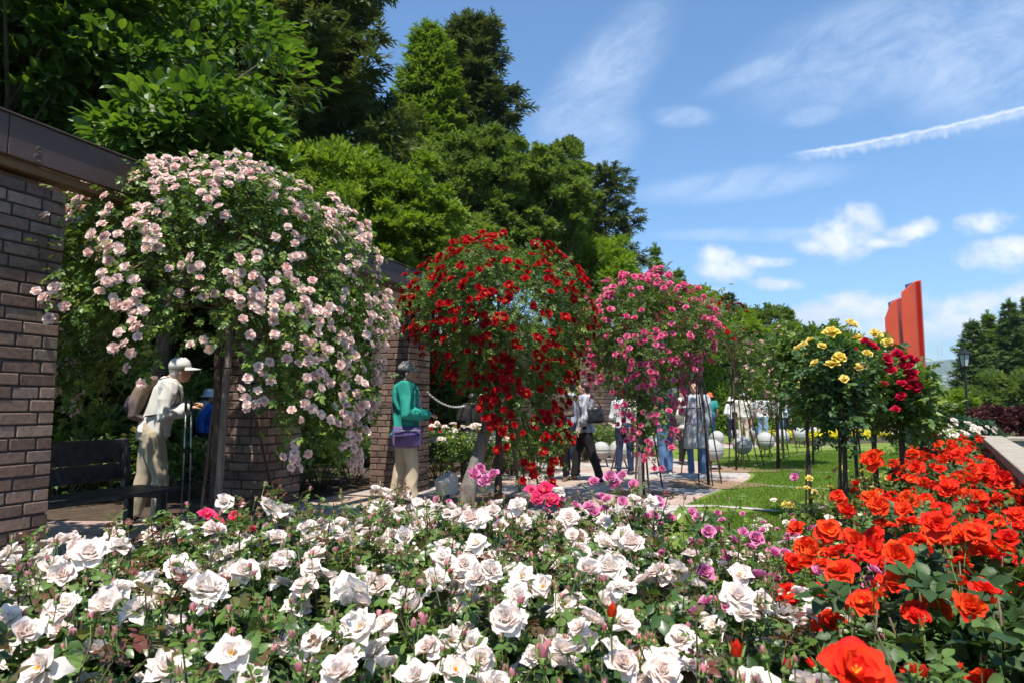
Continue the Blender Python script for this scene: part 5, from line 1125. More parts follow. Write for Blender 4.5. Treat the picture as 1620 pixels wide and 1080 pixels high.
for q in ((1383, 528), (1404, 543), (1388, 531)): spot(y3, *q, 6.15, B_YELLOW, rs, 1.0)
spot(y3, 1391, 594, 5.9, B_YELLOW, rs, .8)
for q in ((1373, 543), (1386, 552), (1352, 555), (1379, 547), (1369, 540)): spot(y3, *q, 6.1, B_CRIM, rs, 1.0)
y4 = standard('standard rose crowded with cerise red roses, in front of the orange sculpture', 1424, 5.5, 1.30, .19, .20, 14, n=70, nb=0, m=CLIMB_LEAF, feet=((1418, 0), (1430, 0)))
for q in ((1419, 559), (1424, 562), (1439, 565), (1449, 572), (1431, 570), (1403, 568), (1406, 578), (1409, 586), (1434, 581), (1442, 596), (1447, 608), (1451, 618), (1426, 607), (1438, 613), (1398, 609), (1426, 628), (1417, 648), (1441, 602), (1446, 599), (1429, 578), (1415, 563), (1444, 590), (1438, 578), (1450, 612), (1436, 590)): spot(y4, *q, 5.38, B_CRIM, rs, 1.15)
y5 = standard('farthest standard rose at the right, with one or two yellow roses', 1456, 7.8, 1.22, .13, .2, 15, n=80, nb=0, m=CLIMB_LEAF, feet=((1445, 0), (1452, 0)))
for q in ((1462, 613), (1470, 614), (1456, 633)): spot(y5, *q, 7.5, B_YELLOW, rs, .8)
y6 = standard('standard rose with faded blooms, hidden behind the yellow ones', 1350, 7.4, 1.45, .26, .26, 16, n=80, nb=4, m=CLIMB_LEAF, fam=B_CRIM, feet=((1352, 0), (1368, 0)))

# pit mulch under the rose trees
for i, (q, r) in enumerate(((T(788, 8.5), .55), (T(1012, 9.3), .4), (T(1120, 10.45), .6), (T(1168, 12.8), .55), (T(1238, 13), .4), (T(350, 5.8), .9))): soil_disc(q, r, i)

# ------------------------------------------------------------------ the beds
rb = np.random.default_rng(2024)
rows = [(1.12, -.85, .42, 'nearest'), (1.5, -1.15, .52, 'second'), (1.92, -1.5, .62, 'third'), (2.36, -1.78, .66, 'fourth'), (2.82, -1.62, .60, 'fifth'), (3.28, -1.35, .52, 'sixth'), (3.74, -.8, .40, 'back')]
ordn = ['leftmost', 'second from left', 'third from left', 'fourth from left', 'fifth from left', 'sixth from left', 'seventh from left']
for ri, (Y, x0, x1, rn_) in enumerate(rows):
    n = max(3, int(round((x1 - x0) / .40)) + 1)
    for i in range(n):
        x = x0 + (x1 - x0) * i / (n - 1) + rb.normal() * .04; y = Y + rb.normal() * .05
        sh = ri >= 4 and x < -.55
        far = ri >= 5
        rose_bush(V_SHOOT if sh else V_WHITE, (x, y, .016), 'white rose bush, %s in the %s row of the near bed' % ('rightmost' if i == n - 1 else ordn[i], rn_), 'white rose bushes of the near bed', B_WHITE, 8 if sh else int((4, 6, 10, 14, 17, 16, 14)[ri] * (.65 if x < -.9 else 1)) + int(rb.integers(0, 3)), rb, 4, BUD_PINK, 16, rb.uniform(.95, 1.1) * (1.02 if sh else 1), .92, .07)
white_pool = list(BUSHES)
for (px, py, d) in ((365, 1035, 82), (172, 962, 80), (142, 878, 58), (38, 1005, 78), (325, 935, 66), (590, 920, 48), (800, 980, 78), (930, 905, 66), (965, 900, 60), (1165, 945, 66), (775, 905, 56), (640, 950, 50), (745, 820, 40), (520, 845, 34),
                    (700, 885, 44), (900, 820, 36), (905, 850, 44), (860, 930, 50), (930, 1015, 60), (985, 1050, 70), (265, 1060, 74), (200, 1010, 50), (255, 945, 45), (430, 830, 34), (358, 880, 40), (355, 795, 30), (385, 905, 44), (90, 965, 52), (560, 855, 34),
                    (640, 850, 40), (660, 830, 34), (820, 800, 34), (755, 860, 50), (1000, 860, 44), (1170, 910, 46), (470, 960, 46), (520, 1000, 40), (720, 1060, 60), (600, 800, 26), (40, 905, 40), (230, 910, 40)):
    pixel_bloom(px, py, d, B_WHITE, rb, .104, pool=white_pool)
for (px, py, d) in ((862, 778, 30), (850, 788, 28), (872, 790, 26), (840, 775, 24), (327, 815, 30), (340, 825, 26), (190, 866, 30), (288, 855, 20), (812, 832, 22), (828, 850, 24), (800, 838, 20), (1030, 888, 22), (395, 835, 22), (372, 818, 22), (290, 910, 20), (715, 862, 18)):
    pixel_bloom(px, py, d, B_HOT, rb, .088, pool=white_pool)
for px, py, d in ((968, 985, 24), (1165, 1050, 30), (655, 1000, 22), (670, 995, 20), (305, 1040, 24), (860, 1050, 26)): pixel_bloom(px, py, d, BUD_ORANGE[0] if px > 900 else BUD_PINK[0], rb, .035, pool=white_pool, name='rose_bud', tilt=(0, -.1, 1), size=1.35)
nmid = len(BUSHES)
for i, (x, y, s, lb) in enumerate(((-.18, 3.98, 1.15, 'mauve pink rose bush with four roses in a cluster, before the old stump'), (.55, 3.9, 1.15, 'mauve pink rose bush below the magenta rose tree'), (.95, 3.75, 1.08, 'mauve pink rose bush with thin seed heads, below the grey cardigan woman'),
                                   (.88, 3.15, .98, 'mauve pink rose bush at the corner of the lawn'), (.92, 2.55, .92, 'mauve pink rose bush between the white bed and the lawn'), (.82, 2.05, .9, 'mauve pink rose bush just left of the orange red roses'), (1.15, 2.9, .9, 'mauve pink rose bush at the right end of its group'), (.3, 4.05, 1.0, 'mauve pink rose bush partly hidden behind white roses'), (.70, 3.45, 1.0, 'mauve pink rose bush in the middle of its group'))):
    rose_bush(V_MID, (x, y, .016), lb, 'mauve pink rose bushes', B_MAUVE, 5, rb, 3, BUD_PINK, 8, s, .95, .08)
mid_pool = BUSHES[nmid:]
for (px, py, d) in ((750, 752, 30), (766, 760, 28), (781, 752, 28), (760, 742, 26), (965, 755, 28), (985, 752, 26), (975, 768, 28), (1002, 768, 24), (985, 793, 30), (940, 810, 26), (960, 790, 26), (940, 762, 26), (1040, 795, 26), (1035, 815, 24), (1045, 830, 22), (1060, 820, 24), (1105, 818, 24), (1120, 842, 30), (1095, 810, 20), (1115, 905, 36), (1148, 880, 32), (1145, 893, 26), (1195, 852, 34), (1098, 905, 28), (1060, 940, 30), (1135, 812, 20), (1258, 755, 20), (690, 790, 18), (710, 795, 18)):
    pixel_bloom(px, py, d, B_MAUVE, rb, .088, pool=mid_pool, size=.95)
# orange-red bed along the wall
nred = len(BUSHES); Y = 1.02; k = 0; rown = ['first', 'second', 'third', 'fourth', 'fifth', 'sixth', 'seventh', 'eighth', 'ninth', 'tenth', 'eleventh', 'twelfth', 'thirteenth', 'fourteenth', 'fifteenth', 'sixteenth', 'seventeenth', 'eighteenth']
while Y < 9.4 and k < 18:
    far = Y > 5
    for j, off in enumerate((.27, .58)):
        x = wx(Y) - off + rb.normal() * .03
        if j and Y > 3: x -= .03
        rose_bush(V_RED if Y < 6 else V_RED, (x, Y + rb.normal() * .04 - .1 * j, .016), 'orange red rose bush on the %s side of the long bed, %s from the camera' % (('wall', 'lawn')[j], rown[k]), 'orange red rose bushes along the garden wall', B_ORANGE, (2 if Y < 1.3 else 7 if Y < 1.7 else 13 if Y < 2.4 else 18 if Y < 3.5 else 24) + int(rb.integers(0, 3)), rb, 5, BUD_ORANGE, 9 if Y < 3.5 else 0, rb.uniform(1.0, 1.1), .95 if Y > 1.7 else .86, .09)
    Y += .43 if Y < 4 else .52; k += 1
red_pool = BUSHES[nred:]
for (px, py, d) in ((1330, 905, 60), (1400, 925, 50), (1535, 965, 72), (1482, 830, 52), (1525, 845, 40), (1340, 812, 42), (1275, 865, 40), (1255, 890, 36), (1382, 728, 40), (1435, 900, 44), (1470, 955, 44), (1310, 840, 40), (1290, 940, 40), (1245, 940, 40), (1380, 870, 46), (1430, 805, 40), (1540, 810, 36), (1610, 830, 34), (1590, 760, 42), (1515, 718, 26), (1492, 730, 24), (1560, 745, 34), (1350, 1066, 110), (1445, 1076, 60), (1260, 835, 32), (1420, 880, 50), (1355, 860, 44), (1450, 740, 26), (1325, 785, 34), (1390, 800, 36), (1535, 880, 40), (1500, 770, 34), (1240, 1000, 30), (1215, 985, 28)):
    pixel_bloom(px, py, d, B_ORANGE, rb, .098, pool=red_pool)
# low mixed roses between lawn and red bed
for i, (x, y, f, lb) in enumerate(((1.42, 3.6, B_CREAM, 'low bush with small white roses, nearest on the lawn edge'), (1.62, 4.15, B_MAUVE, 'low bush with lilac roses beside the lawn'), (2.0, 4.75, B_CREAM, 'low bush with small cream roses beside the lawn'), (2.05, 4.2, B_MAUVE, 'low bush with lilac roses against the red bed'), (2.45, 5.3, B_YELLOW, 'low bush with soft yellow roses behind the yellow standard'), (2.85, 5.9, B_YELLOW, 'low bush with soft yellow roses under the cerise standard'), (3.2, 6.5, B_YELLOW, 'low bush with yellow roses, third along the lawn edge'), (3.6, 7.1, B_YELLOW, 'low bush with yellow roses, fourth along the lawn edge'), (4.1, 7.9, B_YELLOW, 'farthest low bush with yellow roses on the lawn edge'))):
    rose_bush(V_LOW, (x, y, .016), lb, 'low rose bushes on the lawn edge', f, 13, rb, 2, None, 0, 1.1, .62, .06)
pixel_bloom(1259, 752, 16, B_MAUVE, rb, .08, size=.9)
# rose beds behind the pillars
bk = [(165, 8.6, B_YELLOW, 'rose bush with orange yellow roses above the bench back'), (105, 8.4, B_YELLOW, 'rose bush with dull yellow roses behind the left end of the bench'), (215, 9.0, B_PALE, 'dark leafy rose bush behind the backpack'), (300, 8.8, B_PALE, 'rose bush with few pale roses behind the trekking poles'), (510, 9.8, B_PALE, 'rose bush with pale roses behind the pale pink rose tree'), (560, 10.6, B_CREAM, 'rose bush with cream roses left of the third pillar'), (470, 9.3, B_PALE, 'green rose bush right of the second pillar'),
      (695, 10.8, B_CREAM, 'rose bush with white roses right of the green-jacketed man'), (730, 10.6, B_CREAM, 'rose bush with white roses behind the floodlight'), (700, 12.6, B_CRIM, 'rose bush with red and salmon roses behind the floodlight'), (770, 11.2, B_CREAM, 'rose bush with white roses behind the old stump'), (810, 12.0, B_PALE, 'rose bush with pale roses behind the iron stand'), (850, 12.5, B_CREAM, 'rose bush with cream roses left of the striped blouse'), (945, 14.6, B_CREAM, 'rose bush with cream roses right of the striped blouse'), (925, 15.2, B_PALE, 'pale rose bush behind the striped blouse'), (970, 15.8, B_CREAM, 'cream rose bush next to the leftmost stone sphere'), (755, 13.0, B_RED, 'rose bush with red roses deep behind the dark red rose tree')]
for px, y, f, lb in bk:
    x = T(px, y)[0]; rose_bush(V_BACK, (x, y, .013), lb, 'rose bushes behind the pillars', f, 26 if f in (B_CREAM,) else 14, rb, 4, None, 0, 1.15, 1.0, .1)
for px, y, lb in ((1458, 12.2, 'white-flowered shrub left of the street lamp, the half nearer the hedge'), (1487, 12.6, 'white-flowered shrub touching the foot of the street lamp')):
    rose_bush(V_BACK, (T(px, y)[0], y, .0), lb, None, B_CREAM, 90, rb, 7, None, 0, 1.25, 1.1, .12)

# ------------------------------------------------------------------ people
def fabric(name, c, c2=None, rough=.85, sc=14, bump=.35, stretch=(1, 1, .4)): return mat(name, c, rough, c2=c2 or tuple(min(1, x * 1.18) for x in c), scale=sc, bump=bump, bscale=10, stretch=stretch, spec=.2)
SKIN = mat('skin', (.50, .28, .19), .55, c2=(.56, .33, .23), scale=12, spec=.35); EYE = mat('eye_dark', (.03, .02, .015), .2); LIP = mat('lip', (.42, .15, .12), .5)
HAIR = mat('black_hair', (.015, .012, .011), .45, c2=(.035, .03, .028), scale=60, stretch=(1, 1, .1)); HAIRG = mat('grey_hair', (.30, .29, .28), .6)
SHOEW = mat('white_shoe', (.6, .6, .58), .6); SHOEB = mat('black_shoe', (.03, .028, .027), .5); SHOEO = mat('orange_shoe', (.45, .08, .03), .6)
def remesh(mb, name, m, parent, vox, smooth=2, wr=0.0, ws=9, seed=0):
    me = mb.mesh(name, m, True); o = link(name, me, parent)
    md = o.modifiers.new('r', 'REMESH'); md.mode = 'VOXEL'; md.voxel_size = vox; md.use_smooth_shade = True
    ms = o.modifiers.new('s', 'SMOOTH'); ms.factor = .6; ms.iterations = smooth
    dg = bpy.context.evaluated_depsgraph_get(); me2 = bpy.data.meshes.new_from_object(o.evaluated_get(dg)); o.modifiers.clear(); o.data = me2
    me2.materials.clear(); me2.materials.append(m); n = len(me2.vertices)
    if wr and n:
        co = np.empty(n * 3, np.float32); me2.vertices.foreach_get('co', co); nn = np.empty(n * 3, np.float32); me2.vertices.foreach_get('normal', nn); co = co.reshape(-1, 3); nn = nn.reshape(-1, 3)
        d = np.array([noise.noise(Vector((float(c[0]) * ws + seed, float(c[1]) * ws, float(c[2]) * ws * .55 + float(c[0]) * 3))) for c in co]); d2 = 1 - np.abs(d) * 3
        co = co + nn * (d2 * wr)[:, None]; me2.vertices.foreach_set('co', co.ravel()); me2.update()
    for p_ in me2.polygons: p_.use_smooth = True
    me2.name = name; bpy.data.meshes.remove(me); return o
def person(label, pos, face, Ht=1.65, lean=0, arms=None, stride=.0, step=0, top=None, bottom=None, sleeve=1.0, hem=.86, loose=.0, hat=None, hatm=None, hair=HAIR, longhair=False, shoes=SHOEB, vox=.014, fem=False, bend=0, hands=True, trouser_loose=.0, head_turn=0, open_front=None, group=None, z0=0.0, sit=0):
    root = empty('person', (pos[0], pos[1], z0), label, 'person', group, rz=-math.radians(face)); s = Ht / 1.70; V3 = Vector
    piv = V3((0, 0, .92)); ca, sa = math.cos(math.radians(lean)), math.sin(math.radians(lean))
    def U(p):
        p = V3(p)
        if p.z > .9: r = p - piv; p = piv + V3((r.x, r.y * ca + r.z * sa, -r.y * sa + r.z * ca))
        return p * s
    arms = arms or {'l': ((-.24, -.02, 1.12), (-.23, .08, .88)), 'r': ((.24, -.02, 1.12), (.23, .08, .88))}
    sw = .175 if fem else .19; hd = U((0, .025 + bend, 1.575)); ht = math.radians(head_turn); HM = Matrix.Rotation(-ht, 3, 'Z')
    b = MB(); R_ = lambda *a: [(x * s, y * s) for x, y in a]
    tor = [(0, 0, .86), (0, 0, .95), (0, .005, 1.07), (0, .01, 1.22), (0, .005, 1.34), (0, 0, 1.42), (0, 0, 1.45)]; tr = R_((.14, .10), (.165, .115), (.135, .10), (.155, .12), (.165, .11), (.12, .08), (.07, .06))
    b.tube([U(p) for p in tor], tr, 16, xax=(1, 0, 0))
    b.tube([U((0, -.005, 1.40)), U((0, .005, 1.47)), hd - V3((0, .01, .03)) * s], [.062 * s, .055 * s, .055 * s], 12)
    hp = [((0, .0, 0), (.074, .092, .095)), ((0, .012, -.045), (.064, .08, .078)), ((0, .045, -.085), (.036, .036, .03)), ((0, -.02, .012), (.075, .085, .09))]
    for c, r in hp: b.ball(hd + HM @ V3(c) * s, tuple(x * s for x in r), 16, 12)
    b.tube([hd + HM @ V3((0, .085, .02)) * s, hd + HM @ V3((0, .113, -.02)) * s, hd + HM @ V3((0, .085, -.032)) * s], [.009 * s, .016 * s, .012 * s], 8)
    b.ball(hd + HM @ V3((0, .084, .028)) * s, (.05 * s, .016 * s, .011 * s), 10, 6)
    b.ball(hd + HM @ V3((0, .078, -.055)) * s, (.027 * s, .018 * s, .014 * s), 8, 6)
    for e in (-1, 1): b.ball(hd + HM @ V3((e * .075, -.005, -.012)) * s, (.010 * s, .02 * s, .032 * s), 8, 6)
    legs = {}
    for nm, e in (('l', -1), ('r', 1)):
        fy = stride * e + (step if e > 0 else -step) * 0; hip = V3((e * .085, 0, .90)) * s; kn = V3((e * .10, fy * .6 + .02, .49)) * s; an = V3((e * .105, fy - .02, .085)) * s
        legs[nm] = (hip, kn, an); b.tube([hip, hip.lerp(kn, .5), kn, kn.lerp(an, .4), an, an - V3((0, 0, .06)) * s], [.088 * s, .072 * s, .052 * s, .052 * s, .036 * s, .038 * s], 12)
    A_ = {}
    for nm, e in (('l', -1), ('r', 1)):
        sh = U((e * sw, 0, 1.385)); el = U(arms[nm][0]); wr = U(arms[nm][1]) if arms[nm][1][2] > .9 else V3(arms[nm][1]) * s; A_[nm] = (sh, el, wr)
        b.tube([U((e * .08, 0, 1.38)), sh, sh.lerp(el, .5), el, el.lerp(wr, .35), wr], [.055 * s, .056 * s, .046 * s, .038 * s, .037 * s, .026 * s], 10)
        d = (wr - el).normalized(); cr = d.cross(V3((0, 1, 0)) if abs(d.z) > .6 else V3((0, 0, 1))).normalized(); pn = d.cross(cr)
        if hands:
            pc = wr + d * .045 * s; b.tube([wr - d * .01, wr + d * .03 * s, wr + d * .085 * s], [(.026 * s, .018 * s), (.038 * s, .016 * s), (.038 * s, .013 * s)], 8, xax=cr)
            for k, (o_, l_) in enumerate(((-.028, .065), (-.010, .078), (.010, .072), (.027, .056))):
                f0 = wr + d * .078 * s + cr * o_ * s; f1 = f0 + (d * .9 + pn * .25) * l_ * .45 * s; f2 = f1 + (d * .5 + pn * .8) * l_ * .5 * s
                b.tube([f0, f1, f2], [.0095 * s, .009 * s, .007 * s], 6)
            th = -1 if e > 0 else 1; t0 = wr + d * .02 * s - cr * .025 * s * th; t1 = t0 + (d * .6 - cr * .7 * th + pn * .3).normalized() * .035 * s; b.tube([t0, t1, t1 + (d * .9 + pn * .5).normalized() * .03 * s], [.012 * s, .011 * s, .008 * s], 6)
    for nm, e in (('l', -1), ('r', 1)): b.tube([legs[nm][2] - V3((0, .03, .05)) * s, legs[nm][2] + V3((0, .06, -.06)) * s, legs[nm][2] + V3((0, .13, -.065)) * s], [.033 * s, .033 * s, .022 * s], 8)
    remesh(b, 'body', SKIN, root, vox * .62 if hands else vox * .85, 1)
    for e in (-1, 1):
        m1 = MB(); m1.smooth = True; m1.ball(hd + HM @ V3((e * .031, .083, .005)) * s, (.013 * s, .007 * s, .007 * s), 8, 6); m1.build('eye', EYE, root)
    m1 = MB(); m1.ball(hd + HM @ V3((0, .094, -.056)) * s, (.021 * s, .006 * s, .0055 * s), 8, 6); m1.smooth = True; m1.build('mouth', LIP, root)
    # hair
    hb = MB(); hb.ball(hd + HM @ V3((0, -.022, .022)) * s, (.086 * s, .092 * s, .094 * s), 18, 12)
    if longhair:
        hb.tube([hd + HM @ V3((0, -.05, .02)) * s, hd + HM @ V3((0, -.075, -.12)) * s, hd + HM @ V3((0, -.075, -.26)) * s, hd + HM @ V3((0, -.07, -.36)) * s], [(.085 * s, .05 * s), (.088 * s, .04 * s), (.08 * s, .03 * s), (.04 * s, .015 * s)], 12, xax=tuple(HM @ V3((1, 0, 0))))
        for e in (-1, 1): hb.tube([hd + HM @ V3((e * .07, -.0, .03)) * s, hd + HM @ V3((e * .083, .01, -.08)) * s, hd + HM @ V3((e * .085, .03, -.24)) * s], [.022 * s, .02 * s, .012 * s], 8)
    else: hb.ball(hd + HM @ V3((0, -.05, -.04)) * s, (.068 * s, .055 * s, .055 * s), 12, 8)
    remesh(hb, 'hair', hair, root, vox * .7, 1, .002, 40)
    # trousers
    if bottom:
        t = MB(); L_ = trouser_loose
        t.tube([U((0, 0, 1.0)), V3((0, 0, .93)) * s, V3((0, 0, .84)) * s], R_((.155 + L_, .118 + L_), (.175 + L_, .128 + L_), (.165 + L_, .118 + L_)), 16, xax=(1, 0, 0))
        for nm in 'lr': hip, kn, an = legs[nm]; t.tube([hip + V3((0, 0, .02)), hip.lerp(kn, .5), kn, kn.lerp(an, .5), an + V3((0, 0, .0))], [(.096 + L_) * s, (.08 + L_) * s, (.062 + L_) * s, (.058 + L_) * s, (.056 + L_) * s], 14)
        remesh(t, 'trousers', bottom, root, vox, 2, .011, 8, Ht * 7)
    if top:
        t = MB(); L_ = loose + .016; P = [U(p) for p in tor[2:]]; rr = [(x + L_ * s, y + L_ * s) for x, y in tr[2:]]
        low = [U((0, 0, .96)), V3((0, 0, max(hem, .9))) * s] + ([V3((0, .0, (.9 + hem) / 2)) * s, V3((0, 0, hem)) * s] if hem < .85 else []); lr = [((.152 + L_) * s, (.112 + L_) * s), ((.162 + L_) * s, (.122 + L_) * s)] + ([((.17 + L_) * s, (.13 + L_) * s), ((.175 + L_ * 1.3) * s, (.14 + L_ * 1.3) * s)] if hem < .85 else [])
        pts = (low[::-1] + P[:-1]); rads = (lr[::-1] + rr[:-1]); t.tube(pts, rads, 18, xax=(1, 0, 0)); t.tube([U((0, 0, 1.40)), U((0, 0, 1.445)), U((0, 0, 1.468))], [((.135 + L_) * s, (.09 + L_) * s), ((.085 + L_) * s, (.072 + L_ * .5) * s), (.07 * s, .066 * s)], 14, xax=(1, 0, 0))
        for nm, e in (('l', -1), ('r', 1)):
            sh, el, wr = A_[nm]; q = [U((e * .09, 0, 1.375)), sh, sh.lerp(el, .5)]; r = [(.06 + L_) * s, (.060 + L_) * s, (.052 + L_) * s]
            if sleeve > .5: q += [el, el.lerp(wr, .5 if sleeve < .9 else .55), el.lerp(wr, .62 if sleeve < .9 else .95)]; r += [(.043 + L_ * .9) * s, (.041 + L_ * .8) * s, (.031 + L_ * .7) * s]
            else: q += [sh.lerp(el, .75)]; r += [(.052 + L_) * s]
            t.tube(q, r, 12)
        remesh(t, 'jacket' if loose > .02 else 'shirt', top, root, vox, 2, .012 + loose * .25, 7, Ht * 3)
    if open_front:                                                 # the shirt seen between the open jacket's edges
        t = MB(); L_ = loose + .014; t.tube([U((0, .03, z)) for z in (.93, 1.07, 1.22, 1.34, 1.42)], R_((.095, .115 + L_), (.085, .10 + L_), (.08, .115 + L_), (.065, .105 + L_), (.045, .085)), 12, xax=(1, 0, 0)); remesh(t, 'shirt', open_front, root, vox, 2, .006, 12)
    for nm, e in (('l', -1), ('r', 1)):
        a = legs[nm][2]; t = MB(); t.tube([a + V3((0, -.055, -.04)) * s, a + V3((0, -.04, -.045)) * s, a + V3((0, .05, -.05)) * s, a + V3((0, .13, -.06)) * s, a + V3((0, .165, -.066)) * s], R_((.025, .03), (.042, .042), (.044, .036), (.045, .026), (.025, .015)), 10, xax=(1, 0, 0)); o = remesh(t, 'shoe', shoes, root, vox * .8, 1)
    # hats
    if hat:
        t = MB(); top_ = hd + HM @ V3((0, -.008, .035)) * s; prof = [(.001, .105), (.05, .098), (.082, .07), (.096, .03), (.098, -.012)]
        Q = HM.to_4x4() @ Matrix.Diagonal((1, 1.12, 1, 1)); seg = 24
        def ringp(r, z): return [tuple(top_ + (Q @ V3((r * s * math.cos(6.2832 * k / seg), r * s * math.sin(6.2832 * k / seg), z * s)))) for k in range(seg)]
        pr = prof + ([(.150, -.045), (.152, -.050), (.097, -.018)] if hat == 'bucket' else [(.092, -.014)]); V = []; 
        for r, z in pr: V += ringp(r, z)
        F = [(i * seg + k, (i + 1) * seg + k, (i + 1) * seg + (k + 1) % seg, i * seg + (k + 1) % seg) for i in range(len(pr) - 1) for k in range(seg)] + [tuple(range(seg))]
        t.add(V, F)
        if hat == 'cap':
            V = []; F = []
            for i in range(9):
                a = math.radians(20 + 140 * i / 8); c, s_ = math.cos(a), math.sin(a)
                for r, z in ((.094, .000), (.094 + .085 * max(0, math.sin((a - .349) / 2.4436 * math.pi)) ** .6, -.012 - .02 * abs(c))): V.append(tuple(top_ + HM @ V3((r * c * s * 1.0, r * s_ * s * 1.12, z * s))))
            n = len(V); V += [(x, y, z - .006) for x, y, z in V]
            for i in range(8): a = 2 * i; F += [(a, a + 1, a + 3, a + 2), (n + a, n + a + 2, n + a + 3, n + a + 1), (a + 1, n + a + 1, n + a + 3, a + 3)]
            t.add(V, F)
            t.ball(top_ + V3((0, 0, .106)) * s, .008 * s, 8, 5)
        t.smooth = True; t.build('hat', hatm, root)
    root['_s'] = s; return root, U, A_, s
def bagobj(name, label, cat, host, pieces):
    o = empty(name, host.location, label, cat); o.rotation_euler = host.rotation_euler
    for nm, mb, m, vx in pieces:
        if vx: main_ = remesh(mb, nm, m, o, vx, 3, .006, 14)
        else: mb.smooth = True; mb.build(nm, m, main_ if nm in ('pocket', 'front_pocket', 'zip') else o)
    return o
def backpack(label, host, U, s, m, m2, sc=1.0, vx=.012):
    a = MB(); a.tube([U((0, -.10, 1.02)), U((0, -.20, 1.03)), U((0, -.22, 1.15)), U((0, -.21, 1.30)), U((0, -.15, 1.42)), U((0, -.12, 1.43))], [(.10 * s * sc, .04), (.135 * s * sc, .06 * s), (.14 * s * sc, .085 * s), (.13 * s * sc, .08 * s), (.09 * s * sc, .05 * s), (.05, .03)], 14, xax=(1, 0, 0))
    p = MB(); p.tube([U((0, -.25, 1.04)), U((0, -.29, 1.10)), U((0, -.285, 1.19)), U((0, -.25, 1.22))], [(.08 * s, .02), (.10 * s, .03), (.10 * s, .03), (.07 * s, .02)], 12, xax=(1, 0, 0))
    st = []
    for e in (-1, 1):
        q = MB(); q.tube([U((e * .10, -.12, 1.42)), U((e * .12, -.03, 1.475)), U((e * .125, .09, 1.42)), U((e * .135, .155, 1.28)), U((e * .175, .09, 1.14)), U((e * .16, -.10, 1.05))], [(.022, .006)] * 6, 6); st.append(('strap', q, m2, 0))
    return bagobj('backpack', label, 'backpack', host, [('pack', a, m, vx), ('pocket', p, m2, vx)] + st)

# the man in the white cap smelling the roses
Wshirt = fabric('off_white_shirt', (.56, .55, .52)); khaki = fabric('khaki_cotton', (.40, .335, .24)); 
r1, U1, A1, s1 = person('man in a white cap, white shirt and khaki trousers leaning in to smell pink roses', (T(243, 7.0)[0], 7.0), 66, 1.72, 16, {'l': ((-.28, .06, 1.14), (-.10, .26, 1.27)), 'r': ((.27, .05, 1.10), (.12, .27, 1.24))}, .12, 0, Wshirt, khaki, 1.0, .86, .016, 'cap', mat('white_cap', (.66, .65, .62), .8), HAIRG, vox=.010, trouser_loose=.014, bend=.03, head_turn=-6, shoes=SHOEB)
backpack('tan and purple backpack on the back of the man in the white cap', r1, U1, s1, fabric('tan_pack', (.20, .15, .09), (.12, .09, .10)), fabric('purple_pack_trim', (.05, .035, .06)), 1.15, .010)
# the man in green
teal = fabric('teal_jacket', (.02, .22, .175), (.03, .30, .24), .5); purple = fabric('purple_nylon', (.085, .06, .16), (.11, .08, .21), .6)
r2, U2, A2_, s2 = person('man in a grey cap, teal green jacket and khaki trousers standing before the third pillar', (T(642, 8.35)[0], 8.35), 80, 1.72, -1, {'l': ((-.27, -.02, 1.10), (-.08, .25, 1.07)), 'r': ((.27, -.0, 1.09), (.10, .27, 1.06))}, .10, 0, teal, fabric('tan_trousers', (.44, .36, .25)), 1.0, .82, .026, 'cap', mat('grey_cap', (.22, .22, .21), .8, c2=(.28, .28, .27), scale=30), HAIR, vox=.010, trouser_loose=.012, open_front=fabric('checked_shirt', (.42, .44, .56), (.62, .62, .68), sc=60, bump=.1), head_turn=4)
bg = MB(); bg.tube([(.21 * s2, .015, z_ * s2) for z_ in (.69, .71, .78, .86, .91, .935)], [(.03, .10), (.06, .165), (.068, .18), (.06, .178), (.045, .168), (.02, .155)], 16, xax=(1, 0, 0)); q = MB(); q.box(.262 * s2, .29 * s2, -.14 * s2, .17 * s2, .71 * s2, .84 * s2, 0, .01)
z1 = MB(); z1.box(.262 * s2, .277 * s2, -.14 * s2, .17 * s2, .885 * s2, .892 * s2); st_ = MB(); st_.tube([U2((.2, .16, .93)), U2((.17, .13, 1.1)), U2((.02, .17, 1.3)), U2((-.11, .05, 1.475)), U2((-.10, -.08, 1.42)), U2((.05, -.16, 1.2)), U2((.19, -.14, .94))], [(.018, .004)] * 7, 6)
bagobj('shoulder_bag', 'purple nylon shoulder bag hanging at the hip of the man in green', 'shoulder bag', r2, [('pouch', bg, purple, .010), ('front_pocket', q, purple, 0), ('zip', z1, mat('grey_zip', (.35, .35, .38), .5), 0), ('strap', st_, purple, 0)])
ph = MB(); ph.box(-.03, .03, .33 * s2, .345 * s2, 1.05 * s2, 1.14 * s2, 0, .004); o = ph.build('phone', mat('black_phone', (.015, .015, .018), .25), loc=r2.location); o.rotation_euler = r2.rotation_euler; tag(o, 'small black phone in the hands of the man in green', 'phone')
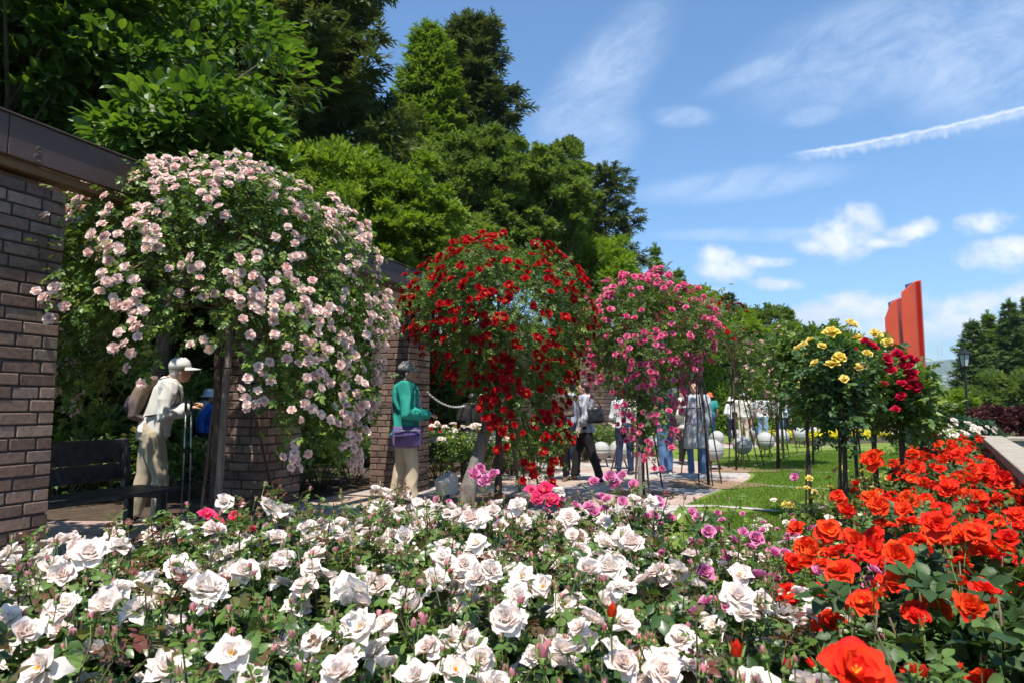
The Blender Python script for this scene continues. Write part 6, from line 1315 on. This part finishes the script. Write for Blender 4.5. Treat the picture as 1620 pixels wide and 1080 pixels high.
# trekking poles by the first man
tp_ = at(297, 690, 6.9)
for k, dx in enumerate((-.035, .03)):
    mb = MB(); mb.tube([(dx, 0, 0), (dx * .8, 0, .75), (dx * .6, -.02, 1.15)], [.005, .008, .010], 8); g_ = empty('trekking_pole', (tp_.x, 6.9 + .03 * k, 0), ['silver trekking pole nearest the man in the white cap', 'silver trekking pole nearest the timber post'][k], 'trekking pole', 'pair of trekking poles'); mb.smooth = True; mb.build('shaft', mat('silver_shaft', (.5, .5, .52), .3, metal=.8), g_)
    mb = MB(); mb.tube([(dx * .6, -.02, 1.14), (dx * .6, -.03, 1.27)], [.015, .013], 8); mb.build('grip', SHOEB, g_); mb = MB(); mb.tube([(dx * .82, 0, .72), (dx * .8, 0, .77)], .013, 8); mb.build('clamp', SHOEB, g_)
blue = fabric('bright_blue_jacket', (.02, .10, .45)); grey = fabric('grey_blue_shirt', (.28, .31, .38)); navy = fabric('navy_trousers', (.02, .03, .065)); jeans = fabric('blue_jeans', (.07, .14, .27), (.12, .21, .36)); jeansl = fabric('pale_jeans', (.20, .32, .46), (.28, .4, .53)); black = fabric('black_cloth', (.018, .017, .018))
white = fabric('white_cotton', (.68, .68, .68)); cream = fabric('cream_cotton', (.58, .54, .46)); dk = fabric('charcoal_tee', (.075, .08, .105))
bk_ = {'l': ((-.25, .02, 1.12), (-.14, .24, 1.10)), 'r': ((.25, .02, 1.12), (.14, .24, 1.10))}
def P_(label, px, Y, **k): return person(label, T(px, Y), vox=k.pop('vox', .02), hands=k.pop('hands', False), **k)
P_('stooping person in a bright blue jacket behind the timber post', 330, 10.5, face=110, Ht=1.5, lean=30, top=blue, bottom=black, hat='bucket', hatm=mat('pale_hat', (.6, .6, .6), .8))
P_('person in a grey blue shirt behind the trekking poles', 306, 10.8, face=60, Ht=1.5, lean=22, top=grey, bottom=black, hat='bucket', hatm=mat('pale_hat', (.6, .6, .6), .8))
ra, Ua, Aa, sa_ = P_('person with a black backpack mostly hidden behind the old stump', 741, 11.0, face=30, Ht=1.42, lean=12, top=black, bottom=fabric('grey_trousers', (.1, .1, .12)), arms=bk_)
backpack('black backpack seen left of the old stump', ra, Ua, sa_, black, black, 1.1, .014)
P_('walker in dark trousers and brown boots hidden behind the dark red rose tree', 882, 10.9, face=200, Ht=1.6, top=fabric('brown_top', (.1, .07, .06)), bottom=black, stride=.1, shoes=mat('brown_boot', (.14, .08, .06), .6), arms=bk_)
P_('walker in blue jeans behind the woman in the striped blouse', 903, 11.6, face=-70, Ht=1.62, top=grey, bottom=navy, stride=.12, shoes=SHOEW)
stripe = fabric('striped_blouse', (.12, .13, .22), (.62, .62, .66), sc=26, bump=.1, stretch=(1, 1, .2))
rw, Uw, Aw, sw_ = P_('woman in a patterned blue white blouse and black trousers striding left', 926, 10.9, face=-80, Ht=1.58, top=stripe, bottom=black, stride=.22, fem=True, hem=.84, loose=.015, trouser_loose=.012, hands=True, vox=.016, sleeve=.7)
t = MB(); t.tube([(-.215, -.14, z_) for z_ in (.92, .95, 1.05, 1.14, 1.17)], [(.03, .12), (.055, .17), (.055, .165), (.04, .14), (.015, .12)], 14, xax=(1, 0, 0)); t2 = MB(); t2.tube([(-.2, -.26, 1.16), (-.2, -.12, 1.38), (-.2, -.02, 1.16)], .012, 6)
o = bagobj('handbag', 'black handbag swinging behind the woman in the patterned blouse', 'handbag', rw, [('body', t, fabric('black_leather', (.02, .022, .028), rough=.35), .014), ('handle', t2, SHOEB, 0)])
rb1, Ub, Ab, sb = P_('woman in white top and navy trousers with a tan bag, behind the magenta rose tree', 987, 11.9, face=20, Ht=1.5, top=white, bottom=navy, stride=.06, fem=True, arms=bk_, hat='cap', hatm=SHOEB)
t = MB(); t.tube([(.215, 0, z_) for z_ in (.69, .72, .82, .90, .93)], [(.03, .12), (.055, .165), (.055, .165), (.04, .15), (.015, .13)], 14, xax=(1, 0, 0)); t2 = MB(); t2.tube([(.2, .13, .92), (.18, .05, 1.3), (.12, -.03, 1.36), (.2, -.13, .92)], .009, 6)
bagobj('handbag', 'tan leather bag at the hip of the woman behind the magenta roses', 'handbag', rb1, [('body', t, mat('tan_leather', (.42, .22, .07), .5), .016), ('strap', t2, mat('tan_leather', (.42, .22, .07), .5), 0)])
P_('man in a charcoal T-shirt, jeans and white shoes behind the magenta rose tree', 1052, 11.7, face=-35, Ht=1.74, top=dk, bottom=jeans, sleeve=.4, stride=.05, shoes=SHOEW, hands=True, vox=.016, trouser_loose=.01, loose=.015)
P_('person in a cream jacket left of the grey cardigan woman', 1078, 14, face=150, Ht=1.55, top=cream, bottom=black, loose=.03, stride=.1, arms=bk_, hem=.8)
P_('woman with long black hair in a long pale grey cardigan and jeans', 1100, 11.5, face=215, Ht=1.60, top=fabric('pale_grey_knit', (.36, .38, .40), (.44, .45, .47)), bottom=jeans, longhair=True, hem=.52, loose=.016, open_front=fabric('lilac_blouse', (.45, .42, .52)), arms={'l': ((-.23, .0, 1.12), (-.2, .10, .90)), 'r': ((.24, .02, 1.13), (.14, .2, 1.2))}, fem=True, hands=True, vox=.014, shoes=SHOEW, head_turn=-10)
P_('woman in an orange red sun hat, teal top and jeans walking away', 1123, 21.5, face=15, Ht=1.58, top=fabric('teal_vest', (.02, .22, .2)), bottom=fabric('dark_jeans', (.03, .08, .16)), sleeve=.3, hat='bucket', hatm=mat('orange_red_hat', (.62, .09, .03), .7), stride=.1, fem=True, shoes=SHOEO)
rc1, Uc, Ac, sc1 = P_('person in a white sun hat and pale top with a small dark backpack', 1157, 21, face=-20, Ht=1.44, top=white, bottom=navy, hat='bucket', hatm=mat('white_sun_hat', (.7, .69, .66), .8), arms=bk_, fem=True)
backpack('small dark backpack with a red badge on the person in the white sun hat', rc1, Uc, sc1, fabric('dark_plum_pack', (.06, .04, .05)), black, .95, .02)
P_('man in a pale cap, cream shirt and beige trousers next to the small backpack', 1175, 20.6, face=10, Ht=1.56, top=cream, bottom=fabric('beige_trousers', (.5, .42, .32)), hat='cap', hatm=mat('pale_cap', (.62, .6, .62), .8), arms=bk_, loose=.02)
P_('person in a blue grey shirt half behind the man in the cream shirt', 1184, 21.6, face=30, Ht=1.52, top=fabric('dusty_blue_shirt', (.22, .28, .36)), bottom=fabric('brown_trousers', (.1, .06, .05)))
P_('man in a white T-shirt and pale jeans looking at the hedge side roses', 1206, 20.5, face=40, Ht=1.55, top=white, bottom=jeansl, sleeve=.4, loose=.02, arms={'l': ((-.25, -.03, 1.12), (-.2, .05, .90)), 'r': ((.25, 0, 1.12), (.2, .08, .9))})
P_('person in a pale shirt left of the checked shirt by the hedge', 1232, 22, face=160, Ht=1.5, top=white, bottom=jeans, arms=bk_)
P_('person in a blue checked shirt and dark trousers by the hedge', 1245, 22, face=20, Ht=1.5, top=fabric('blue_check', (.12, .2, .36), (.6, .65, .72), sc=50, bump=.1), bottom=navy, arms=bk_)
P_('person in white and dark shorts stooping behind the yellow standard rose', 1316, 25, face=-60, Ht=1.45, lean=35, top=cream, bottom=fabric('dark_teal_shorts', (.03, .07, .09)), fem=True)
P_('man in a pale blue shirt and navy trousers beyond the yellow flower strip', 1357, 26, face=100, Ht=1.62, top=fabric('pale_blue_shirt', (.42, .5, .66)), bottom=navy, stride=.1, loose=.015, arms=bk_)
P_('person in a pale blue hat behind the end of the orange red roses', 1471, 12.2, face=-20, Ht=.88, top=fabric('pale_blue_blouse', (.5, .56, .66)), bottom=navy, hat='bucket', hatm=mat('pale_blue_hat', (.5, .58, .68), .8), lean=12)

# ------------------------------------------------------------------ the air
HAZE = True
if HAZE:
    mb = MB(); mb.box(-1600, 3800, -60, 4500, -40, 420); o = mb.build('haze', []); o['kind'] = 'stuff'
    m, nt, N, L, out = new_mat('thin_haze'); v = N.new('ShaderNodeVolumePrincipled'); v.inputs['Color'].default_value = (.78, .87, 1, 1); v.inputs['Density'].default_value = .00016; v.inputs['Anisotropy'].default_value = .2
    L.new(v.outputs[0], out.inputs['Volume']); o.data.materials.append(m);
